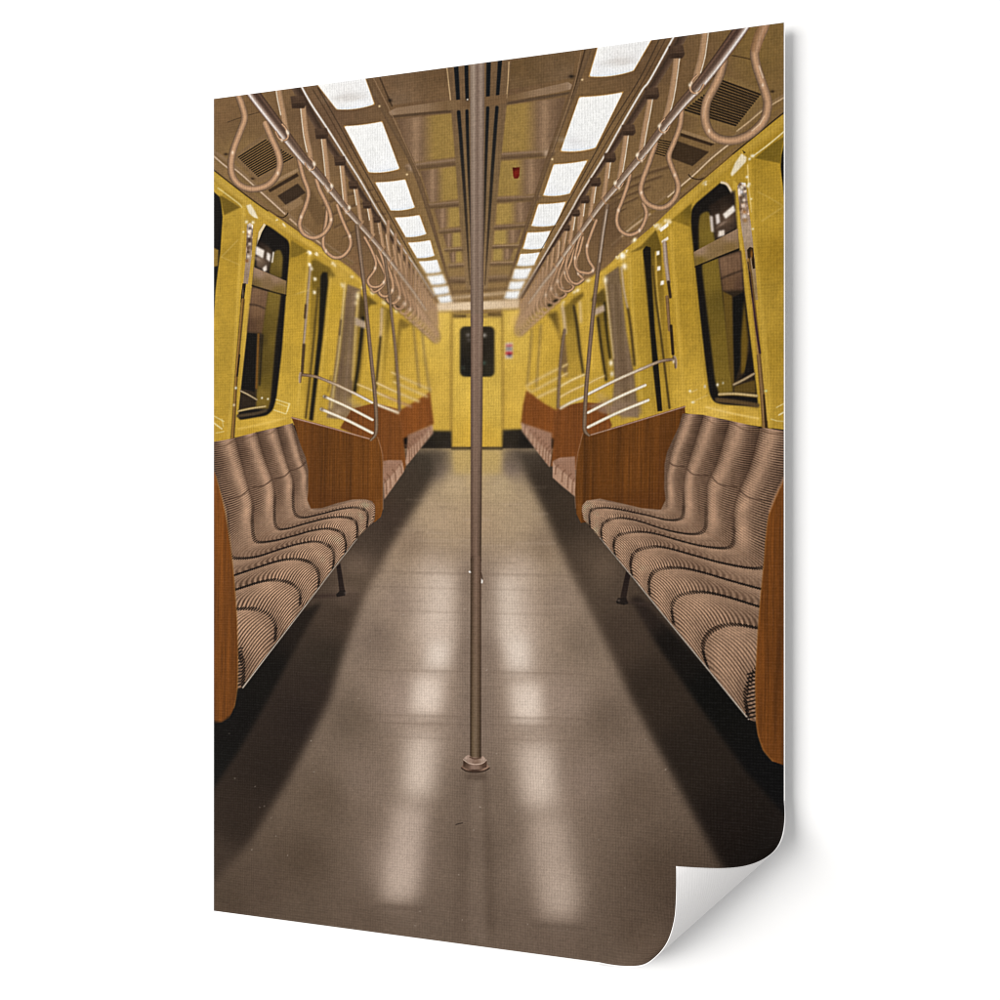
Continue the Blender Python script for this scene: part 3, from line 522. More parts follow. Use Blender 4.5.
F([(718.5, 257), (741, 250.5), (744.5, 292), (751, 352), (756, 396), (733.5, 394), (728, 340), (722.6, 292)], (42, 32, 22), .8, W2)
F([(718.6, 258), (741, 251), (743.5, 290), (722.8, 291)], [(722, 265, (124, 94, 70)), (736, 262, (112, 84, 62)), (728, 285, (104, 76, 52)), (740, 286, (86, 62, 46))], 1.4)
for x, w in ((722, .7), (727, 1), (732, .7), (737, .8)): L([(x, 258), (x+3.5, 290)], w, (80, 58, 42), .7, None, .4)
L([(721.5, 278.5), (731, 274.5), (742, 270.5)], 1.6, (44, 32, 24), .8, None, .8)
F([(733, 297.5), (743.5, 292), (746, 330), (741, 362), (735, 382), (732.5, 340)], (20, 18, 16), .8); F([(722.5, 291), (732, 296), (733, 340), (734, 392), (729, 370), (725, 320)], (96, 74, 28), .9)
F([(744, 300), (748, 340), (746, 372), (741, 374), (741, 340)], (104, 80, 26), 1.2); F([(749.5, 350), (754, 376), (736, 384), (744, 374)], (26, 21, 17), .8)
F([(734.5, 386), (755, 380), (756, 393), (734, 392)], (88, 68, 28), .9); L([(734.2, 384.5), (744, 379.5), (753.7, 374)], 3., [(104, 84, 58), (160, 140, 108), (120, 98, 70)], .45)
L([(719.5, 394.5), (735, 394), (756.5, 396)], 3.2, [(120, 96, 46), (186, 162, 116), (164, 140, 90)], .5); L([(717, 400), (736, 402), (757.5, 405.5)], 4.5, (86, 66, 40), .8)
F([(693.7, 252), (716, 240), (738, 228.4), (739, 248.4), (717, 257), (695, 266.4)], [(700, 251, (150, 122, 98)), (730, 236, (146, 118, 94)), (700, 261, (116, 94, 40)), (730, 248, (124, 98, 56)), (715, 250, (128, 102, 66))], .5, W2)
L([(695, 267), (717, 258), (739, 249.2)], 1.3, (30, 23, 14), .4)
# sill
F([(686, 396), (708, 404), (722, 407), (758, 410.5), (760, 426), (735, 422), (690, 413)], [(700, 402, (210, 172, 66)), (720, 412, (222, 184, 80)), (750, 416, (212, 172, 66)), (740, 421, (192, 152, 48))], .7)
L([(706, 407), (730, 413), (758.5, 418.5)], 1.8, (240, 206, 116), .7, None, .85)
specks([(690, 393), (697, 389.5)], 1., (232, 204, 140), .7, .5); specks([(692, 402), (708, 395)], 1.2, (228, 196, 116), .7, .5); specks([(776.5, 407.5), (784, 403.5)], .9); specks([(779, 415), (786, 411)], 1.5, (246, 240, 206)); specks([(771, 419), (777, 421), (785, 421.5)], .8)
G(690, 391, 1, .9, (244, 238, 210), .8); G(693, 402.4, 1.3, .9, (240, 232, 200), .8); G(705, 386.5, .9, 1.2, (220, 214, 200), .8); G(717.5, 384.8, 1, 1.2, (224, 216, 204), .8); G(723, 383, .8, 1, (190, 184, 160), .7)
# --- right wall, second bay
F([(642.5, 251), (656, 230), (661, 246), (664, 300), (668.5, 350), (673, 408), (657, 411.5), (651, 345)], [(650, 247, (98, 78, 24)), (656, 280, (140, 111, 35)), (660, 330, (158, 126, 40)), (665, 400, (180, 145, 48))], .8, None, .95)
F([(596, 304), (606, 290), (612, 350), (614, 380), (605, 382), (600, 350)], [(602, 306, (104, 83, 28)), (606, 340, (142, 114, 38)), (608, 375, (164, 132, 46))], .9, None, .9); F([(561, 309), (573, 300), (580, 345), (584, 376), (568, 378), (565, 340)], [(568, 308, (112, 90, 32)), (572, 345, (158, 128, 46)), (576, 372, (176, 142, 52))], 1, None, .85)
F([(671, 220.5), (692, 203), (690.5, 227), (684, 224.5)], [(676, 220, (140, 112, 32)), (689, 212, (104, 84, 24)), (689, 224, (128, 102, 30))], .9, None, .95)
L([(671, 232), (673.5, 270), (676, 300), (681, 360), (684, 402)], [3.5, 4, 4, 4, 4], (206, 168, 64), 1., None, .7)
L([(690, 224), (694, 275), (701, 345), (709, 398)], 2.4, (150, 120, 36), .9, None, .5)
F([(659, 229), (668, 222.5), (668.5, 226), (661, 232)], (246, 238, 220), .6); F([(661.5, 241), (668, 236.4), (668.5, 239.6), (662, 243.4)], (240, 228, 206), .6)
L([(664.5, 243), (666, 262), (668.4, 282)], [4.4, 4.6, 4], [(150, 124, 92), (176, 156, 138), (120, 96, 76)], .45, 'printed_side_wall#right/printed_latch#1')
L([(668.4, 282), (670.3, 297)], 3., (62, 46, 26), .4); L([(667, 297), (669.5, 330)], [3.4, 3.2], [(112, 84, 44), (142, 110, 74), (90, 66, 34)], .4); L([(671, 326), (673, 354)], 3, (50, 36, 20), .4)
for x, y in ((657.5, 253.5), (658.4, 268.8), (662, 283.2)):
    F([(x-1.2, y-2.2), (x+2, y-2.8), (x+2.1, y+1.2), (x-1.7, y+2.3)], (246, 238, 222), .7)
L([(655.6, 252), (657, 285), (661, 330)], 1.6, (196, 160, 66), .5)
F([(629, 253), (641, 246), (656, 230), (658, 250), (650, 247), (643, 249)], (110, 88, 28), 1., None, .9)
F([(643, 250), (646, 246), (650.6, 247.5), (651.6, 275), (655, 330), (659, 370), (662.4, 411), (657.6, 411.5), (653, 370), (647.5, 300)], (26, 22, 16), .55, 'printed_side_wall#right/printed_door_seal')
L([(652.6, 266), (656, 300), (660.8, 335), (669.5, 408)], [1.8, 2., 2.2, 2.4], (84, 66, 26), .5)
L([(641, 262), (644, 300), (650, 360), (655, 411)], 2., (160, 128, 40), .8, None, .6); L([(629, 256), (632, 300), (637, 360), (642, 400)], 2.5, (208, 172, 72), 1., None, .7)
G(622.5, 256, 2.2, 2.4, (246, 238, 220), .9); G(624.4, 266.5, 1.8, 2.2, (244, 234, 216), .95)
F([(605, 276), (619, 266), (622, 290), (626, 330), (634, 373), (639, 418), (611, 414), (614.5, 378), (611, 340)], [(613, 285, (114, 92, 66)), (618, 320, (109, 88, 63)), (624, 370, (110, 88, 66)), (620, 410, (142, 117, 88)), (632, 400, (120, 97, 70))], .8, 'printed_side_wall#right/printed_door', grain=.03)
for x0, x1, c in ((612, 620, (136, 112, 90)), (616, 627, (100, 78, 58)), (620, 634, (140, 116, 92))): L([(x0, 285), ((x0+x1)/2, 350), (x1, 410)], 1.8, c, .9, None, .6)
for x, y, r, c in ((606, 402, 4, (160, 134, 104)), (616, 406, 5, (126, 102, 80)), (626, 410, 5, (150, 124, 100)), (634, 406, 4, (134, 110, 84)), (600, 396, 3, (190, 158, 90))): G(x, y, r, r*.8, c, .7)
L([(621.6, 268), (624, 290), (627.6, 308)], [2.6, 2.6, 2.2], [(120, 96, 66), (196, 176, 150), (150, 120, 60)], .5); L([(628, 309), (631, 330), (634.5, 365)], 2.2, (56, 42, 24), .7)
L([(605.5, 282), (609.5, 320), (613.6, 358)], [2.6, 2.2, 1.8], [(160, 130, 70), (214, 192, 150), (150, 120, 70)], .6); G(605.5, 280, 1.4, 2.4, (240, 228, 200), .9); G(611, 363, 1.3, 2, (240, 232, 214), .95); G(612, 374, 1.2, 1.8, (230, 220, 204), .9)
L([(604.4, 302), (606.5, 330), (610, 358)], [2.4, 2.2, 2], (32, 26, 16), .7, 'printed_side_wall#right/printed_door_seal#1'); L([(597.8, 318), (601.5, 348), (606.2, 380)], [2.4, 2.4, 2.4], (36, 29, 18), .7)
L([(601, 314), (604, 345), (608, 378)], 1.6, (120, 96, 34), .8)
F([(594, 309), (604, 304.5), (605, 311), (594, 316)], (176, 154, 130), .9); F([(590, 300), (604, 288), (605, 302), (597, 304)], (92, 73, 28), 1.)
L([(573.8, 305), (577, 325), (579.5, 347), (583.5, 375)], [2.4, 2.6, 2.4, 2], (40, 32, 20), .8); F([(571, 300), (583, 292), (584, 296), (574, 306)], (112, 88, 30), 1.1)
L([(580, 302), (581, 322)], 2.2, (210, 182, 130), 1.); L([(588, 298), (590, 330), (593, 370)], 2.4, (206, 170, 76), 1.2, None, .6)
L([(562.3, 306), (564, 318), (565.5, 333)], 2.8, (200, 174, 136), .8); F([(561.6, 338), (564.5, 332), (568, 366), (567, 378), (560, 368)], (118, 92, 56), 1.)
F([(547, 314), (557.5, 311), (559, 335), (553, 322)], (100, 79, 30), 1.3); L([(557.5, 316), (560, 340)], 2, (130, 102, 40), 1.)

def soften(x0, y0, x1, y1, s, m=14):
    a, b, c, d = box((x0, x1), (y0, y1), 0); gx, gy = grid((a, b, c, d))
    w = np.clip(np.minimum(np.minimum(gx-x0, x1-gx), np.minimum(gy-y0, y1-gy))/m, 0, 1)[..., None]
    P = np.stack([blur(IMG[c:d, a:b, k].copy(), s*S) for k in range(3)], -1)
    IMG[c:d, a:b] = IMG[c:d, a:b]*(1-w)+P*w
soften(296, 255, 470, 450, .75); soften(484, 255, 660, 450, .75)

# ================= wooden end panels of the seats, far ones first
def WP(poly, base, name, b=.5, seed=1, amp=1.):
    F(poly, wood(base, seed, amp), b, name)
# left, far
WP([(398, 411), (411, 404), (430, 392), (431.5, 405), (434, 424), (405, 438), (398, 440)], (124, 70, 30), 'printed_wood_panel#0', .9, 3, .5)
WP([(340, 428), (352, 409), (374, 403), (398, 409), (403.6, 440), (406, 464), (404, 471), (384, 470), (372, 442)], (114, 66, 29), 'printed_wood_panel#1', .8, 5, .7)
L([(398, 410), (403.8, 438), (405.8, 468)], .9, (146, 92, 54), .6, None, .5)
# right, far
WP([(526.5, 390), (545, 404), (560, 412), (556, 440), (540, 432), (521, 424), (523, 405)], (124, 70, 30), 'printed_wood_panel#2', .9, 7, .5)
WP([(557, 407), (584, 402), (604, 404), (612, 425), (596, 470), (577, 470), (551, 466)], (114, 65, 29), 'printed_wood_panel#3', .8, 9, .7)
F([(588, 406), (602, 402), (618, 408), (612, 416), (600, 412)], (140, 112, 92), 1.4, None, .8)
F([(616, 404), (640, 402), (642, 414), (622, 419)], (132, 108, 86), 1.6, None, .7)
L([(557, 407), (552.5, 440), (551, 466)], .9, (140, 88, 50), .6, None, .5)
# far seats
def fseat(poly, front, name, n, p0, p1):
    F(poly, [(sum(p[0] for p in poly)/len(poly), sum(p[1] for p in poly)/len(poly), (150, 112, 90)), (poly[0][0], poly[0][1], (140, 104, 82)), (poly[1][0], poly[1][1], (160, 122, 100))], .8, name)
    F(front, (172, 136, 112), .7, name)
    for i in range(n):
        t = (i+.6)/n; u = t*t*.35+t*.65
        x = p0[0]+(p1[0]-p0[0])*u; y = p0[1]+(p1[1]-p0[1])*u
        d = 1 if p0[0] < 476 else -1
        L([(x-4*d*(1-u*.5), y-5-6*(1-u)), (x, y-2.5-4*(1-u)), (x+.5*d, y+3+3*(1-u))], 1.25, (112, 78, 58), .55, None, .75)
        L([(x+1.5*d, y-3.5-4*(1-u)), (x+2*d, y+1+2*(1-u))], 1.1, (200, 164, 138), .6, None, .55)
fseat([(407.6, 435), (432.6, 424.6), (432.4, 430), (420, 444), (406, 463)], [(408, 450), (420, 440), (432.8, 425), (433, 433.4), (420, 449), (406.5, 466), (405.5, 462)], 'printed_bench#0', 8, (408, 457), (432, 430))
fseat([(382.8, 461), (389, 460), (402, 460.2), (403, 464), (395, 474), (383, 484)], [(383.5, 484), (393, 474), (402.5, 462.5), (403.8, 472), (394, 486), (384.3, 499.5)], 'printed_bench#1', 4, (384, 491), (404, 467))
fseat([(521.4, 423), (531, 426), (552, 433), (551, 456), (535, 443), (524, 430)], [(521, 422), (524, 424), (536, 440), (551.5, 455), (549.8, 467.5), (536, 450), (522, 431)], 'printed_bench#2', 8, (550, 461), (523, 428))
fseat([(552.6, 461), (560, 457.5), (575, 456.4), (576, 486), (564, 476), (555, 468)], [(552.6, 461), (556, 466), (566, 474), (576, 484), (575.6, 497), (562, 486), (552.6, 477.5)], 'printed_bench#3', 4, (575, 490), (553, 468))
# near panels
WP([(291.6, 417.4), (330, 427.5), (369.5, 438.6), (377.5, 436), (381, 450), (382.9, 463), (383, 509), (380.8, 517), (375, 522), (366, 522), (300, 520), (305, 480), (296, 430)], (97, 57, 22), 'printed_wood_panel#4', .45, 11)
G(377.5, 505, 2.2, 5, (140, 88, 38), .45); G(330, 500, 30, 8, (80, 44, 18), .4); G(314, 470, 6, 30, (84, 48, 20), .35)
L([(292, 417.6), (330, 427.6), (369.5, 438.8)], 1.5, [(150, 112, 90), (176, 140, 120), (120, 78, 50)], .4, 'printed_wood_panel#4/printed_trim')
L([(377.5, 437), (381.5, 450), (382.9, 463), (383, 509)], .8, (170, 130, 100), .4, None, .6)
WP([(684.8, 406.4), (640, 420), (591, 434.8), (583.5, 431), (580, 445), (577, 459), (575, 492), (576.5, 514), (581, 523), (600, 520), (668, 520), (684, 450), (686, 420)], (96, 56, 21), 'printed_wood_panel#5', .45, 13)
G(580, 507, 2, 5, (138, 86, 36), .4); G(640, 500, 30, 8, (78, 43, 18), .4); G(662, 470, 6, 30, (82, 46, 20), .35)
L([(684.8, 406.6), (640, 420.2), (591, 434.8)], 1.6, [(120, 78, 50), (166, 134, 112), (140, 104, 84)], .4, 'printed_wood_panel#5/printed_trim')
L([(583, 433), (580, 445), (577, 459), (575, 492), (575.6, 508)], .8, (160, 120, 92), .4, None, .6)

# ================= upholstered benches: ribbed cloth between dark stitched seams
def bench(side, outline, seams, th_joint, nm, leg, edge):
    outline = AR(outline, float); bb = box(outline[:, 0], outline[:, 1], 2)
    gx, gy = grid(bb)
    A = blur(cover(outline, bb), .35*S)
    dx = (gx-VP[0])*side; dy = gy-VP[1]
    th = np.degrees(np.arctan2(dy, dx)); r = np.hypot(dx, dy)
    tabs = []
    for s in seams:
        s = AR(s, float); s = spline(s, 6)
        t = np.degrees(np.arctan2(s[:, 1]-VP[1], (s[:, 0]-VP[0])*side)); q = np.hypot(s[:, 0]-VP[0], s[:, 1]-VP[1])
        o = np.argsort(t); t, q = t[o], q[o]
        tabs.append(1/np.interp(th, t, q))            # extrapolates flat beyond its ends
    R = 1/np.maximum(r, 1)
    seg = np.zeros(gx.shape); frac = np.zeros(gx.shape)
    K = [tabs[0]+(tabs[0]-tabs[1])*.9]+tabs+[tabs[-1]-(tabs[-2]-tabs[-1])*1.0]
    for i in range(len(K)-1):
        m = (R <= K[i]) & (R > K[i+1])
        f = (K[i]-R)/np.maximum(K[i]-K[i+1], 1e-7)
        seg[m] = i; frac[m] = f[m]
    frac = np.clip(frac, 0, 1)
    bul = np.sin(np.pi*frac)
    back = 1/(1+np.exp((th-th_joint)*1.2)); front = 1/(1+np.exp(-(th-45.2)*.9)); top = np.clip(1-back-front, 0, 1)
    near = np.clip((r-170)/230, 0, 1)
    lum = np.ones(gx.shape)
    # backs: pale ridge a little off the middle, dark towards the near seam
    up = np.clip((24-th)/14, 0, 1)
    lb = .80+.38*np.exp(-((frac-.36+.10*(1-up))/.21)**2)-.24*np.clip((frac-.55)/.45, 0, 1)*(.45+.75*up)-.16*np.exp(-(frac/.08)**2)
    lb -= .10*np.exp(-((th-17.3)/2.2)**2)*.5
    lb += .10*np.exp(-((th-th_joint+2.5)/1.6)**2)*np.exp(-((frac-.4)/.25)**2)
    lt = 1.0+.13*np.exp(-((th-45)/2.4)**2)-.10*np.exp(-((th-39.5)/2.6)**2)-.16*frac**1.8+.07*np.exp(-((frac-.2)/.15)**2)-.08*np.exp(-(frac/.05)**2)
    lf = .86+.26*bul-.10*frac-.10*np.clip((th-48.5)/3, 0, 1)
    lum = lb*back+lt*top+lf*front
    # the ribs run along the bench, i.e. towards the vanishing point
    ph = (th+.9*bul*top+.5*bul*front-.35*bul*back)/.46
    wv = np.sin(2*np.pi*ph); wv = np.sign(wv)*np.abs(wv)**.75-.12
    con = back*(.06+.32*near)*(.3+1.0*(1-np.exp(-((frac-.36)/.25)**2)))+top*(.05+.36*frac**1.8*np.clip((th-35)/8, 0, 1))+front*np.clip(.46-.28*near, .13, 1)*(.85+.3*frac)
    con = con*(1+.25*noise(gx, gy, 7, 7, 21))
    far = np.clip((230-r)/60, 0, 1)*.45*back
    con = con*(1-far)
    v = lum*(1+con*wv)*(1+.035*noise(gx, gy, 3, 3, 8)+.03*noise(gx, gy, 14, 14, 9))
    v = np.clip(v, .12, 1.5)
    base = AR([143, 114, 92], float)
    C = base*v[..., None]
    low = np.clip(1-v, 0, 1)[..., None]
    C = C*(1-low*AR([.0, .14, .24]))
    C = np.clip(C, 10, 225)
    isb = th < th_joint
    a, b, c, d = bb
    IMG[c:d, a:b] = IMG[c:d, a:b]*(1-A[..., None])+C*A[..., None]
    IDM[c:d, a:b][(A > .5) & isb] = idx(nm+'/printed_backrest'); IDM[c:d, a:b][(A > .5) & ~isb] = idx(nm+'/printed_seat')
    # stitched seams
    for k, s in enumerate(seams):
        q = spline(AR(s, float), 10)
        rr = np.hypot(q[:, 0]-VP[0], q[:, 1]-VP[1]); t = np.degrees(np.arctan2(q[:, 1]-VP[1], (q[:, 0]-VP[0])*side))
        wd = np.clip((rr-120)/300, .25, 1)
        L(q, list(.45+1.25*wd*np.clip((t-20)/14, .35, 1)), (66, 46, 35), .5, None, .36, smooth=False)
        # dashes
        sl = np.r_[0, np.cumsum(np.hypot(*np.diff(q, axis=0).T))]; pitch = 1.3+2.3*np.clip((rr.mean()-130)/330, .2, 1)
        for u in np.arange(0, sl[-1], pitch):
            i = np.interp(u, sl, np.arange(len(sl))); j = int(i); j = min(j, len(q)-2); p = q[j]+(q[j+1]-q[j])*(i-j)
            fa = float(np.clip((t[j]-27)/6, 0, 1))
            if fa <= 0: continue
            g = AR([p[0]-VP[0], p[1]-VP[1]]); g /= np.hypot(*g)
            l = .6+2.3*wd[j]
            L([p-g*l, p+g*l*.9], max(.6, pitch*.46), (22, 14, 10), .2, None, .9*fa, smooth=False)
    # cross seam of the backs
    for k in range(len(K)-2):
        pass
    L(edge, [.9+.9*i/(len(edge)-1) for i in range(len(edge))], [(92, 82, 72), (176, 164, 150), (120, 104, 92)], .35, nm+'/printed_edge_trim', smooth=False)

def legs(p, foot, nm):
    F(p, [(p[0][0], p[0][1], (34, 25, 22)), (p[2][0], p[2][1], (40, 30, 26))], .5, nm)
    F(foot, (32, 25, 22), .5, nm)
BLn = 'printed_bench#4'; BRn = 'printed_bench#5'
legs([(336.5, 567), (340.3, 563), (345, 591.5), (339.5, 592)], [(336, 594.5), (340, 590.5), (345, 590), (346, 593), (345, 595.5), (337, 597)], BLn+'/printed_bench_leg')
G(345.5, 593, 1, 1, (110, 96, 86), .6)
legs([(630.5, 574), (626, 571), (620.4, 597), (626, 600)], [(616.3, 601.5), (618, 598), (626, 597.5), (628.5, 603.5), (624, 605), (617.5, 603.5)], BRn+'/printed_bench_leg')
G(618.6, 600.5, 1.2, .9, (92, 80, 70), .7); G(617.2, 602.2, .7, .7, (20, 16, 14), .8)

seamsR = [[(590, 527), (590, 512.5), (597, 508.2), (615, 508.8), (645, 514.8), (667.5, 520), (681, 518.5), (683.6, 511), (683.6, 496), (684.4, 476.8), (691.6, 452.8), (703.5, 416)],
          [(602, 541), (601.5, 527.5), (607.5, 520.8), (619.5, 518), (637.5, 520.8), (663, 529), (684, 533.5), (699, 533.5), (705.2, 528), (706.3, 515), (706.8, 496), (707.6, 483), (717, 462.4), (729.2, 422)],
          [(615, 556), (614, 542.5), (619.5, 535), (634.5, 532), (654, 533.5), (684, 541.8), (702, 546), (722, 548.2), (731.6, 545.6), (734, 536), (734, 508.8), (739.6, 489.6), (750.8, 464), (761, 425)],
          [(632, 576.5), (630.8, 562), (636, 551.5), (651, 547), (666, 547.8), (694.5, 555.5), (720, 562.5), (748, 567.8), (762, 567.5), (768, 561), (768.5, 535), (772, 512), (786, 476)],
          [(649.8, 595), (649.5, 580), (655.5, 571), (667.5, 568), (684, 568.3), (705, 573), (730, 580.5), (761, 589), (790, 596)],
          [(673.7, 623), (672, 607), (678, 596.5), (690, 592.8), (705, 592.2), (726, 596.5), (757, 606), (790, 616)],
          [(707.5, 667), (703, 648), (708, 634), (722, 626), (736, 624.6), (755, 627.6), (790, 636)],
          [(748.5, 719), (745.5, 696), (751, 678), (757, 670), (766, 664)]]
outR = [(583.5, 519), (581.8, 511), (582.2, 505.5), (586.5, 500.5), (600, 498.6), (619.5, 502.8), (642, 508.2), (661, 509.6), (665.5, 500), (664.2, 488), (664.5, 464), (667, 452), (672, 441), (679, 426), (682.5, 413.5), (703, 414.8), (729.5, 420.5), (760.5, 427.5), (772, 429), (790, 431), (790, 600), (790, 700), (757, 722), (748.5, 719.5), (709, 670.5), (660, 611), (635, 580), (615, 556), (600, 538)]
bench(1, outR, seamsR, 31.6, BRn, None, [(600, 538), (615, 556), (635, 580), (660, 611), (709, 670.5), (748.5, 719)])
for p in ([(669.5, 462.5), (674, 465.5), (684, 466.5)], [(687.5, 469.5), (694, 474.5), (708, 475.5)], [(712, 477), (720, 484.5), (737, 487)], [(739.5, 490), (750, 498), (771, 501)]):
    L(p, 1.1, (70, 50, 38), .4, None, .75)
L([(703, 416.5), (716, 424.5), (728, 424)], 1, (100, 76, 58), .5, None, .6); L([(731, 422), (745, 430), (760, 431)], 1.2, (92, 68, 50), .5, None, .6); L([(762, 430), (770, 433.5), (785, 434)], 1.2, (92, 68, 50), .5, None, .6)

seamsL = [[(366.9, 527), (367.6, 515), (363.5, 509.5), (354, 507.6), (339, 509.5), (319.5, 514.5), (304, 517.6), (296.5, 515.5), (293.6, 509), (293, 498), (293, 480), (286.8, 462), (277, 427.5)],
          [(357, 537), (357, 525), (352, 519), (339, 517), (323.4, 519), (300, 525.2), (288, 528.6), (278.8, 529), (275, 523), (274.4, 510), (274.8, 496), (273, 481.6), (264.4, 457.6), (256.5, 432)],
          [(345.5, 552), (345.8, 542), (341.6, 533), (328.6, 528.8), (313, 530.5), (295, 535.5), (275, 540.6), (258, 542), (253.5, 536), (252.2, 522), (252.9, 504), (248.4, 486.4), (235, 437)],
          [(333, 568), (333.8, 556), (330, 547), (317, 541.6), (300, 543.6), (282, 548.6), (258, 556.4), (240, 558.4), (231, 556), (228, 542), (227.6, 526), (227.4, 508), (219.6, 487), (210, 452)],
          [(318.5, 587), (318.8, 575), (314.5, 566), (306, 561), (293, 559), (276, 561.6), (250, 570), (233, 575.6), (206, 583)],
          [(300, 604), (299.5, 592), (291, 583.5), (276, 580), (260, 582), (236, 589.5), (206, 598)],
          [(275, 640), (275.2, 625), (268, 614), (254, 609), (238, 609), (206, 613)],
          [(243, 687), (243.3, 665), (239, 653), (234, 646), (226, 640)]]
outL = [(206, 443), (222, 440.5), (234, 438), (258, 431.8), (277, 427.3), (293, 423), (297, 434), (301, 446), (306, 458), (308.4, 470), (308.3, 490), (307.4, 500), (311, 508.6), (322, 508), (338, 502.8), (353, 499.4), (365, 499.2), (372, 501), (375, 505.5), (375.3, 512), (374.6, 520.5), (357, 538), (333, 569), (300, 612), (268, 653.5), (243, 687.5), (237, 688), (206, 690)]
bench(-1, outL, seamsL, 31.6, BLn, None, [(357, 539), (333, 569.5), (300, 613), (268, 654.5), (243, 687.5)])
for p in ([(306, 461.5), (302, 466), (295, 469.5), (291, 470)], [(290, 471), (284, 476.5), (274, 478.5)], [(271.5, 480), (264, 485.5), (253, 487.5)], [(249, 489), (241, 496), (229, 499)]):
    L(p, 1.1, (70, 50, 38), .4, None, .75)
L([(276, 430), (268, 434.5), (258, 435)], 1, (100, 76, 58), .5, None, .6); L([(256, 435), (246, 438.5), (236, 440)], 1.2, (92, 68, 50), .5, None, .6); L([(233, 441), (224, 446), (212, 447)], 1.2, (92, 68, 50), .5, None, .6)
# joint between seat and back, and black gap at the near ends
L([(310, 509), (297, 515), (278, 527), (256, 541), (234, 556)], 1.2, (112, 82, 62), .9, None, .4); L([(662, 510), (684, 518), (706, 532), (734, 548), (768, 567)], 1.2, (112, 82, 62), .9, None, .4)
for i in range(12):
    y = 648+i*3.3; L([(237.5, y+1), (242.5-i*.1, y)], 1.5, (24, 17, 13), .3, None, .8)
    y2 = 672+i*4; L([(755.5, y2), (747.5-.1*i, y2+2.2)], 1.8, (22, 15, 12), .3, None, .85)
# near wooden ends
WP([(206, 455), (215, 473), (221, 495), (225, 512), (228.5, 535), (231.5, 555), (234, 576), (237, 620), (238, 660), (237.4, 688), (235.2, 706), (229.5, 718), (222, 722.5), (206, 725)], (108, 62, 24), 'printed_wood_panel#6', .5, 17)
L([(216, 476), (225.4, 512), (231.8, 555), (237.2, 620), (238, 660), (237.3, 690), (234, 708)], 1.2, (150, 104, 52), .5, None, .55)
F([(206, 720), (222, 722), (232, 714), (236, 704), (238, 690), (246, 690), (236, 730), (206, 745)], (20, 17, 15), 1.2, None, .8)
WP([(794, 462), (785, 477), (776.5, 494.5), (768.5, 515), (765.4, 540), (764, 560), (758.5, 620), (755.2, 680), (756, 722), (758, 736), (763, 750), (772, 761), (785, 765.5), (794, 767)], (102, 58, 22), 'printed_wood_panel#7', .5, 19)
L([(784, 480), (768.8, 516), (764.2, 560), (758.7, 620), (755.6, 680), (756.4, 720), (759, 737), (764, 751), (773, 761)], 1.3, (150, 102, 52), .5, None, .5)
for p in ([(785, 476), (777, 492), (769, 512)],): L(p, 2.4, (176, 130, 96), .6, None, .5)

# ================= hand rails above the panels
HR = 'printed_handrail'
_hr = [0]
def rail(p, w, far=0., pr=None):
    c1 = [(120, 96, 66), (190, 168, 130), (126, 98, 66)]; c2 = [(196, 180, 150), (240, 232, 214), (170, 148, 116)]
    if far: c1 = c2 = [(196, 164, 96), (216, 188, 132), (196, 162, 96)]
    if pr: c1, c2 = pr
    L(p, w, c1, .4+far, HR+'#%d' % _hr[0], prof2=c2); _hr[0] += 1
rail([(392, 372.5), (410, 381), (430, 389.5)], 2.4, .6); rail([(394, 382), (412, 390), (427, 396.5)], 2.6, .6); rail([(377, 383), (397, 392.3), (418.5, 401.3)], 2.8, .5)
rail([(375.5, 392), (396.5, 401), (411, 406.5)], 2.6, .5, ([(200, 172, 116), (214, 190, 140), (190, 160, 110)], [(166, 122, 84), (176, 132, 96), (150, 106, 70)])); rail([(358, 384.5), (368, 388.5), (376, 392)], 2.4, .6)
rail([(375.5, 404), (386, 408), (398, 412.6)], 3., .35, ([(200, 180, 150), (222, 206, 180), (190, 168, 138)],)*2)
rail([(567, 364.5), (547, 374.5), (527, 385.5)], 2.6, .6); rail([(567, 373.5), (552, 381), (536.7, 389.5)], 2.6, .6); rail([(557, 388.5), (548, 392.5), (538, 397.3)], 2.8, .5)
rail([(584, 374.8), (572, 380), (560.7, 386.2)], 3, .5, ([(210, 178, 110), (222, 198, 140), (200, 168, 106)],)*2); rail([(584, 385.2), (572, 390.5), (559.4, 397.5)], 2.8, .5); rail([(604, 376), (596, 379.5), (589, 383.3)], 2.4, .7)
rail([(584.5, 396.8), (572, 402), (560.7, 408.2)], 3., .35, ([(196, 178, 150), (222, 208, 184), (190, 170, 140)],)*2)
rail([(527.5, 388), (531, 392), (535, 390)], 2., .7)
DKR = [(92, 68, 46), (130, 104, 80), (84, 60, 40)]; LTR = [(196, 180, 150), (242, 235, 220), (150, 124, 92)]
L([(301, 374.6), (312, 376), (320, 378), (339.5, 386)], 3, DKR, .35, HR+'#20', prof2=[(150, 126, 98), (190, 168, 140), (140, 112, 84)]); L([(338, 385.4), (356, 394), (372, 402.4)], 3., [(150, 126, 98), (196, 174, 146), (140, 112, 84)], .35, HR+'#20', prof2=LTR)
L([(300.9, 373.5), (300.2, 377), (300, 382)], [3, 3.2, 2.4], [(180, 156, 128), (150, 124, 96), (84, 64, 44)], .4, HR+'#20')
L([(324.5, 396.5), (348, 407), (372.3, 419.6)], 3.1, [(190, 172, 140), (232, 220, 194), (160, 132, 98)], .35, HR+'#21', prof2=LTR); G(325, 396.8, 1.4, 1.4, (92, 74, 52), .8)
L([(321.5, 409.2), (346, 419.5), (372.3, 432.8)], 3.3, [(196, 180, 150), (236, 226, 204), (160, 132, 98)], .35, HR+'#22', prof2=LTR); G(322, 409.3, 1.4, 1.5, (110, 92, 66), .8)
